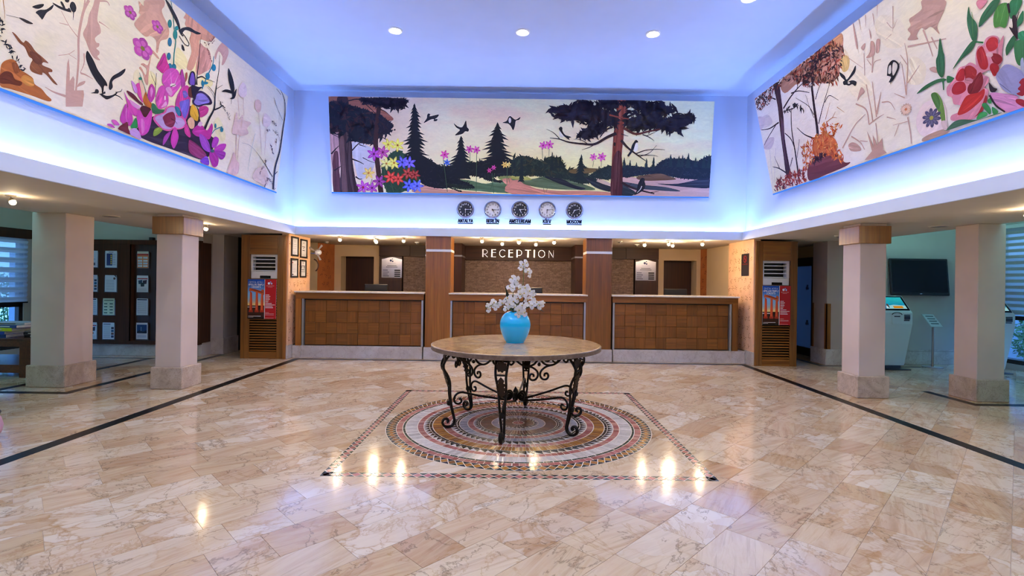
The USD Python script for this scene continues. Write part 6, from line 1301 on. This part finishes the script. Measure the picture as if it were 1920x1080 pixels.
obj('bracket', MB().tube([(0, .0, -.02), (.06, .02, -.02), (.14, .02, -.01)], .014, 8), pbr('fan_blue', (.12, .16, .34), .4), t)
for a in (.9, 2.6, -1.1): d = np.array([math.cos(a), 0, math.sin(a)]); e = np.array([-math.sin(a), 0, math.cos(a)]); obj('blade', MB().prism([(.05, -.012), (.17, -.02), (.175, .02), (.05, .012)], .004, frame((.14, -.06, 0), d, e)), pbr(f'fan_blade_{int(a * 10 + 50)}', (.3, .3, .32), .5), t)
obj('guard_arc', MB().tube([(.04 + .12 * math.sin(a), -.02, -.16 - .10 + .13 * math.cos(a)) for a in np.linspace(.3, 2.5, 12)], .012, 7), DARKWOOD, t)

# ------------------------------------------------------------------ notice board with sheets
t = thing('notice_board', 'large dark brown wooden notice board on the wall at the left, behind the pillars', 'notice board'); y0 = 8.90
obj('upper_rail', MB().box(-8.55, -5.6, y0 + .012, 9.0, 1.98, 2.06, .004), BOARDWOOD, t); obj('lower_rail', MB().box(-8.55, -5.6, y0 + .012, 9.0, .21, .27, .004), BOARDWOOD, t)
for x0, x1, r in ((-8.55, -6.82, .012), (-6.36, -5.60, .012)): obj('board_panel', MB().box(x0, x1, y0 + r, 9.0, .27, 1.98), BOARDWOOD, t)
obj('recess', MB().box(-6.82, -6.36, 8.985, 9.0, .27, 1.98), DARKWOOD, t)
for x in (-6.84, -6.37): obj('edge_strip', MB().box(x, x + .022, y0 + .012, 9.0, .27, 1.98), BOARDWOOD, t)
obj('side_panel', MB().box(-5.60, -5.585, 8.912, 9.22, .24, 2.03), BOARDWOOD, t)
obj('cable_box', MB().box(-6.52, -6.46, 8.93, 9.0, 2.06, 2.11), BLACK, t)
CLEAR = pbr('acrylic_holder', (.10, .10, .12), .15)
def sheet(col, row, x, w, kind, label, deep=0):
    z1 = (1.86, 1.43, 1.02, .59)[row]; h = .295; y = y0 + .0115 + deep; t = thing('notice_sheet', label, 'paper sheet', (x, y, z1 - h)); M = frame((0, -.010, 0), (1, 0, 0), (0, 0, 1))
    obj('acrylic_pocket', MB().box(-.012, w + .012, -.008, 0, -.012, h * .92), CLEAR, t); obj('paper', MB().box(0, w, -.0098, -.0082, 0, h), WHITEPL, t); p = Paint(w, h, 1.5e-4); g = np.random.default_rng(col * 7 + row)
    p.rect(0, 0, w, h, {2: 'c8d4b4', 4: 'd87a3a'}.get(kind, 'd8dce4'))
    if kind == 0: p.disc(w * .5, h * .78, w * .10, h * .06, '30303a'); p.rect(w * .35, h * .58, w * .65, h * .74, '30303a'); p.rect(w * .2, h * .48, w * .8, h * .5, '70707a'); p.rect(w * .2, h * .12, w * .45, h * .28, '50505a'); p.rect(w * .55, h * .12, w * .8, h * .28, '50505a')
    if kind == 1: p.rect(w * .12, h * .12, w * .62, h * .84, '2a2c6a'); [p.rect(w * .45, h * a, w * .58, h * (a + .08), 'd8c030') for a in (.2, .32, .44, .56, .68)]; [p.rect(w * .66, h * a, w * .92, h * (a + .02), '707080') for a in np.linspace(.15, .8, 9)]; p.rect(w * .3, h * .9, w * .7, h * .93, '404050')
    if kind == 2: [p.rect(w * a, h * b, w * (a + .28), h * (b + .06), '2a4a34') for a in (.1, .58) for b in (.1, .28, .46, .64)]; p.rect(w * .1, h * .86, w * .9, h * .9, '30503a')
    if kind == 3: [p.rect(w * .08, h * a, w * .66, h * (a + .015), '6a7a8a') for a in np.linspace(.1, .85, 12)]; [p.rect(w * .74, h * a, w * .96, h * (a + .13), c) for a, c in ((.1, '3a4a6a'), (.27, '6a4a3a'), (.44, '2a5a7a'), (.61, '3a3a4a'))]; p.rect(w * .08, h * .9, w * .7, h * .93, '404850')
    if kind == 4: p.rect(0, h * .86, w, h, 'd0c8b8'); p.rect(0, h * .76, w, h * .86, 'b83020'); [p.rect(w * a, h * b, w * (a + .4), h * (b + .12), ('d8d8d8', 'c8d0d8')[i % 2]) for a in (.06, .54) for i, b in enumerate((.06, .22, .38, .56))]
    if kind == 5: p.rect(w * .04, h * .78, w * .96, h * .84, 'a83838'); [p.poly([(w * (c - .18), h * (d + .1)), (w * (c + .18), h * (d + .14)), (w * (c + .16), h * (d - .1)), (w * (c - .14), h * (d - .12))], k) for c, d, k in ((.3, .6, '243a54'), (.7, .6, '3a2a3a'), (.5, .45, '1c2a2c'))]; [p.rect(w * .1, h * a, w * .9, h * (a + .015), '8a8a94') for a in (.06, .12, .2)]
    if kind == 6: [p.rect(w * .08, h * a, w * .92, h * (a + .012), '8088a0') for a in np.linspace(.08, .82, 18)]; p.rect(w * .06, h * .9, w * .94, h * .96, '30304a')
    if kind == 7: p.rect(w * .06, h * .4, w * .94, h * .88, '16386a'); p.poly([(w * .06, h * .45), (w * .3, h * .55), (w * .6, h * .46), (w * .94, h * .56), (w * .94, h * .36), (w * .06, h * .36)], '0c1a2a'); p.rect(w * .4, h * .5, w * .46, h * .75, '8098b0'); p.rect(w * .1, h * .1, w * .9, h * .25, 'b8c0d0')
    if kind == 8: [p.rect(w * .1, h * a, w * .8, h * (a + .012), '8088a0') for a in np.linspace(.1, .7, 12)]; p.disc(w * .82, h * .8, w * .1, h * .07, '604038'); p.poly([(w * .78, h), (w, h), (w, h * .84)], '5a5a64')
    paint_obj('print', p, M, t)
rows = ('top', 'second', 'third', 'bottom')
for r, k in enumerate((0, 3, 6, 5)): sheet(0, r, -7.61, .205, k, f'{rows[r]} sheet of the notice board column half hidden by the thick left pillar')
for r, (k, d) in enumerate(((1, 'blue and yellow chart'), (8, 'curled white letter'), (2, 'pale green list'), (3, 'white list with small pictures'))): sheet(1, r, -7.27 - .03 * (r > 1), .205, k, f'{d} pinned in the {rows[r]} row of the board\'s second column')
for r, (k, d) in enumerate(((4, 'orange and red leaflet'), (5, 'sheet with three dark photos'), (6, 'grey printed timetable'), (7, 'blue picture leaflet'))): sheet(2, r, -6.75, .2, k, f'{d} in the dark recess of the notice board, {rows[r]} row', .06)
for r, k in enumerate((6, 0, 8, 3)): sheet(3, r, -6.36 + .06, .2, k, f'{rows[r]} sheet of the notice board column half hidden by the slim left pillar')

# ------------------------------------------------------------------ television, kiosks and sign stand on the right
t = thing('television', 'large black flat television hung on the grey green wall at the right', 'television', (7.31, 9.2, 1.59)); M = frame((0, -.10, 0), (1, 0, 0), (0, .10, 1))
obj('case', MB().box(-.53, .53, -.335, .335, -.045, 0, .012).move(M), BLACK, t); obj('screen', MB().box(-.495, .495, -.28, .30, 0, .002).move(M), BLACKGLOSS, t); obj('maker_mark', MB().box(-.02, .02, -.312, -.302, 0, .002).move(M), CHROME, t); obj('wall_mount', MB().box(-.15, .15, -.06, 0, -.15, .15), BLACK, t)
def kiosk(x, y, rz, label):
    t = thing('check_in_kiosk', label, 'kiosk', (x, y, 0), rz); w = .25
    prof = [(.24, .06), (.25, .95), (.10, 1.235), (.045, 1.25), (-.175, .985), (-.19, .965), (-.19, .78), (-.03, .06)]
    Mk = frame((-w, 0, 0), (0, 1, 0), (0, 0, 1)); b = MB().prism(Polygon(prof).buffer(-.012).buffer(.012), 2 * w, Mk); obj('shell', b, KIOSK, t, smooth=30)
    obj('foot', MB().box(-.2, .2, -.02, .24, .012, .07).box(-.27, .27, -.16, .30, 0, .014, .004), BLACK, t)
    u = np.array([0, .22, .265]); u /= np.linalg.norm(u); Ms = frame(np.array([0, -.175, .985]) + u * .03, (1, 0, 0), u)
    obj('bezel', MB().box(-.235, .235, 0, .30, -.004, .006, .003).move(Ms), BLACKGLOSS, t); p = Paint(.40, .245, 2e-4)
    p.grid(14, 10, lambda a, b_, q: mixc('0a6fb0', '2ab8c0', np.clip(b_[:, None] * 1.2 + .3 * (fb(q, 18, 3) - .5), 0, 1)) * (.8 + .5 * fb(q, 30, 6))); p.poly([(.03, 0), (.4, 0), (.4, .07), (.2, .085), (.05, .06)], '9fd8dc'); p.rect(.17, .01, .34, .06, 'd8902c'); p.disc(.085, .075, .016, .03, '6a3020', 8); p.disc(.09, .04, .012, .022, '1a2030', 8); p.disc(.06, .03, .02, .015, 'e8e8e8', 8)
    Mp = Ms.copy(); Mp[:3, 3] += Ms[:3, :3] @ np.array([-.2, .03, .0065]); paint_obj('screen', p, Mp, t, SCREEN)
    Mf = frame((0, -.19, 0), (1, 0, 0), (0, 0, 1)); obj('printer_door', MB().box(-.12, .06, .78, .935, 0, .008, .003).move(Mf), KIOSK, t); obj('ticket_slot', MB().box(-.08, .02, .90, .918, .008, .012).move(Mf), BLACK, t); obj('card_reader', MB().box(.10, .20, .86, .92, 0, .014, .003).box(.10, .20, .925, .94, 0, .01).box(.10, .19, .835, .85, 0, .01).move(Mf), BLACK, t)
    obj('handle_arc', MB().tube([(.09 * math.cos(a) - .03, -.196, .93 + .045 * math.sin(a)) for a in np.linspace(.2, PI - .2, 12)], .006, 6), BLACK, t)
    return t
k1 = kiosk(6.41, 8.62, 4, 'light grey check-in kiosk with a lit turquoise screen beside the slim right pillar'); dup(k1, 'light grey check-in kiosk mostly hidden behind the pillar by the right window', (7.86, 8.35, 0), 0)
t = thing('sign_stand', 'small tilted notice on a slim steel pole in front of the television wall', 'sign stand', (7.345, 8.84, 0), -4)
obj('base', MB().lathe([(0, 0), (.15, 0), (.15, .008), (.03, .014), (0, .014)], 28), STEEL, t, smooth=30); obj('pole', MB().tube([(0, 0, .01), (0, 0, .76)], .018, 12), STEEL, t, smooth=30)
u = np.array([0, .30, .27]); Mt = frame((-.105, -.10, .715), (1, 0, 0), u); obj('plate', MB().box(0, .21, 0, .32, -.008, 0, .002).move(Mt), ALU, t); p = Paint(.21, .32, 2e-4); p.rect(.012, .012, .198, .308, 'c8d4dc')
for i, y in enumerate((.25, .19, .13, .07)): p.rect(.04, y, .17, y + .022, '5a6a74'); p.rect(.05, y - .014, .16, y - .008, '8a9aa4')
paint_obj('print', p, Mt, t)

# ------------------------------------------------------------------ windows with blinds, and what stands outside
DKFRAME = pbr('window_frame', (.02, .018, .018), .4); BLIND = M_('blind_fabric', {'d': ('principled_bsdf', dict(base_color=lin('c0c0bc'), roughness=.8)), 't': ('translucent_bsdf', dict(color=lin('a8a8a6'))), 'm': ('mix_closure', dict(fac=.35))}, [('d.BSDF', 'm.closure1'), ('t.BSDF', 'm.closure2')], 'm.closure'); VOILE = M_('blind_voile', {'t': ('translucent_bsdf', dict(color=(.55, .58, .6))), 'd': ('diffuse_bsdf', dict(color=(.5, .52, .54))), 'm': ('mix_closure', dict(fac=.6)), 'x': ('transparent_bsdf', {}), 'm2': ('mix_closure', dict(fac=.35))}, [('t.BSDF', 'm.closure1'), ('d.BSDF', 'm.closure2'), ('m.closure', 'm2.closure1'), ('x.BSDF', 'm2.closure2')], 'm2.closure')
def window(n, x, y0, y1, z0, z1, s, w):
    t = thing(f'window_{n}', f'dark framed {w} window with planting outside', 'window', kind='structure'); b = lambda *a: MB().box(*a)
    for a in ((y0, y1, z0, z0 + .07), (y0, y1, z1 - .06, z1), (y0, y0 + .07, z0, z1), (y1 - .07, y1, z0, z1), (y0, y1, .86, .93), ((y0 + y1) / 2 - .04, (y0 + y1) / 2 + .04, z0, z1)): obj('frame_bar', b(x + s * .02, x + s * .09, *a), DKFRAME, t)
    obj('pane', b(x + s * .05, x + s * .056, y0 + .05, y1 - .05, z0 + .05, z1 - .05), GLASS, t)
window(1, -8.6, 6.3, 8.8, .14, 2.2, -1, 'left'); window(2, 8.6, 6.3, 8.95, .10, 2.46, 1, 'right')
t = thing('window_blind', 'bluish white blind of broad horizontal folds in the left window', 'blind')
n = 13
for i in range(n):
    z = .95 + (2.04 - .95) * i / n; h = (2.04 - .95) / n; m = MB().add([(-8.53, 6.35, z), (-8.53, 8.78, z), (-8.515, 8.78, z + h * .5), (-8.515, 6.35, z + h * .5), (-8.545, 8.78, z + h * 1.04), (-8.545, 6.35, z + h * 1.04)], [[0, 1, 2], [0, 2, 3], [3, 2, 4], [3, 4, 5]]); obj('slat', m, VOILE if i % 2 else BLIND, t)
obj('bottom_rail', MB().box(-8.55, -8.52, 6.34, 8.79, .925, .95), DKFRAME, t); obj('pelmet', MB().box(-8.6, -8.46, 6.3, 8.82, 2.04, 2.2, .004), DARKWOOD, t)
t = thing('window_blind', 'striped zebra blind of solid and sheer bands in the right window', 'blind'); n = 14
for i in range(n):
    z = .98 + (2.44 - .98) * i / n; h = (2.44 - .98) / n; obj('slat', MB().box(8.528, 8.532, 6.35, 8.93, z, z + h * .52), BLIND, t); obj('sheer_band', MB().box(8.529, 8.531, 6.35, 8.93, z + h * .52, z + h), VOILE, t)
obj('bottom_rail', MB().box(8.515, 8.545, 6.34, 8.94, .955, .98, .004), WHITEPL, t); obj('cassette', MB().box(8.50, 8.58, 6.33, 8.945, 2.44, 2.50, .004), WHITEPL, t)
struct('ground', MB().box(-16, -8.75, -4, 16, -.12, -.02).box(8.75, 16, -4, 16, -.12, -.02), pbr('outside_paving', (.12, .12, .12), .8), 'paved ground outside the windows at dusk', 'ground')
LEAFM = pbr('shrub_leaf', lin('5a9460'), .5)
def shrub(x, y, h, r, n, seed, label):
    g = np.random.default_rng(seed); t = thing('shrub', label, 'shrub', (x, y, -.02)); b, st = MB(), MB()
    for k in range(7): a = g.uniform(0, 6.3); st.tube([(0, 0, 0), (.3 * r * math.cos(a), .3 * r * math.sin(a), h * .4), (.6 * r * math.cos(a), .6 * r * math.sin(a), h * .8)], [.015, .01, .005], 5)
    for i in range(n):
        d = g.normal(0, 1, 3); d /= np.linalg.norm(d); c = d * (r, r, h * .5) * g.uniform(.4, 1) ** .5 + (0, 0, h * .52); a = g.normal(0, 1, 3); a /= np.linalg.norm(a); e = np.cross(a, d); e /= max(np.linalg.norm(e), 1e-6); l, w_ = g.uniform(.05, .09), .02; b.add([c, c + a * l * .5 + e * w_, c + a * l, c + a * l * .5 - e * w_], [[0, 1, 2], [0, 2, 3]])
    obj('stems', st, STEM, t); obj('foliage', b, LEAFM, t, kind='stuff')
shrub(-10.3, 10.25, 1.5, .36, 900, 1, 'green shrub outside the left window'); shrub(9.72, 9.45, .95, .3, 900, 2, 'green shrub outside the right window'); shrub(-11.6, 10.9, 1.7, .6, 700, 3, 'taller green shrub further back outside the left window')
GATE = pbr('outside_panel', lin('9ab4cc'), .6)
t = thing('garden_post', 'pale post standing outside the left window', 'post', (-9.55, 9.66, -.02)); obj('shaft', MB().box(-.09, .09, -.09, .09, 0, 1.9), GATE, t); obj('cap', MB().box(-.11, .11, -.11, .11, 1.9, 1.94, .004), GATE, t)
t = thing('garden_wall', 'pale garden wall behind the shrub outside the right window', 'garden wall', (10.3, 10.4, -.02)); obj('wall_body', MB().box(-.1, .1, -1.6, 1.4, 0, 2.0), GATE, t); obj('coping', MB().box(-.14, .14, -1.64, 1.44, 2.0, 2.06, .006), GATE, t)

# ------------------------------------------------------------------ low brochure table and the chair at the left edge
t = thing('brochure_table', 'low reddish brown wooden table by the left window, loaded with catalogues', 'table'); TB = wood('table_wood', '4a2410', '743c1c', 'y')
obj('table_top', MB().box(-8.25, -6.62, 6.9, 7.9, .50, .53, .003), TB, t); obj('top_rail', MB().box(-8.22, -6.65, 6.92, 6.95, .42, .50), TB, t); obj('top_rail', MB().box(-6.68, -6.65, 6.95, 7.86, .42, .50), TB, t); obj('lower_rail', MB().box(-8.22, -6.65, 6.93, 6.96, .06, .17), TB, t); obj('lower_rail', MB().box(-6.69, -6.66, 6.95, 7.86, .08, .18), TB, t); obj('lower_shelf', MB().box(-8.2, -6.7, 6.96, 7.85, .15, .17), TB, t)
for x, y in ((-6.80, 6.9), (-6.80, 7.72), (-8.25, 6.9), (-8.25, 7.72)): obj('leg', MB().box(x, x + .17, y, y + .17, 0, .50, .003), TB, t)
cg = np.random.default_rng(8)
for i, (x, y, w, d, h, z, rz, c, lab) in enumerate(((-7.3, 7.12, .42, .28, .05, .53, 4, '1c4a8a', 'dark blue catalogue at the bottom of the stack'), (-7.28, 7.12, .42, .28, .045, .58, -3, '2a52b0', 'bright blue catalogue second from the bottom of the stack'), (-7.24, 7.12, .5, .3, .045, .625, 2, 'c8d41c', 'lime yellow catalogue in the middle of the stack'), (-7.6, 7.15, .4, .28, .05, .67, 6, '8a1e1e', 'dark red catalogue upon the lime yellow one'), (-7.1, 7.15, .42, .3, .04, .67, -8, '1c3a7a', 'navy catalogue upon the lime yellow one'), (-7.12, 7.18, .46, .3, .03, .71, 5, 'b8c0c8', 'pale grey catalogue on top of the stack'), (-6.82, 7.25, .24, .3, .035, .53, 12, '14141a', 'black magazine lying beside the catalogue stack'), (-6.83, 7.26, .24, .29, .035, .565, -6, '2c3444', 'slate grey magazine upon the black one'), (-6.80, 7.68, .24, .29, .07, .53, 3, 'a02432', 'red brochures at the far corner of the low table'))):
    t = thing('catalogue', lab, 'book', (x, y, z), rz); cm = pbr(f'cover_{i}', lin(c), .35); obj('cover', MB().box(-w / 2, w / 2, -d / 2, d / 2, h - .004, h).box(-w / 2, w / 2, -d / 2, d / 2, 0, .004).box(-w / 2, w / 2, -d / 2 - .003, -d / 2 + .001, 0, h), cm, t); obj('pages', MB().box(-w / 2 + .004, w / 2 - .004, -d / 2 + .002, d / 2 - .005, .004, h - .004), WHITEPL, t)
    obj('title_bar', MB().box(-w * .2, w * .25, -d / 2 - .0045, -d / 2 - .003, h * .35, h * .65), WH if c != 'b8c0c8' else INK, t)
PINKF = plaster('pink_fabric', 'c09ab0', amt=.06, sc=12); t = thing('tub_chair', 'pink upholstered round seat at the left edge of the floor', 'armchair', (-4.64, 4.12, 0))
obj('base_ring', MB().lathe([(0, .0), (.27, 0), (.28, .03), (0, .03)], 32), BLACK, t, smooth=30); obj('cushion', MB().lathe([(0, .03), (.29, .03), (.315, .06), (.325, .12), (.31, .18), (.29, .20), (0, .20)], 40), PINKF, t, smooth=50); obj('seat_pad', MB().lathe([(.0, .20), (.30, .20), (.31, .23), (.28, .26), (0, .265)], 40), BLACK, t, smooth=50)
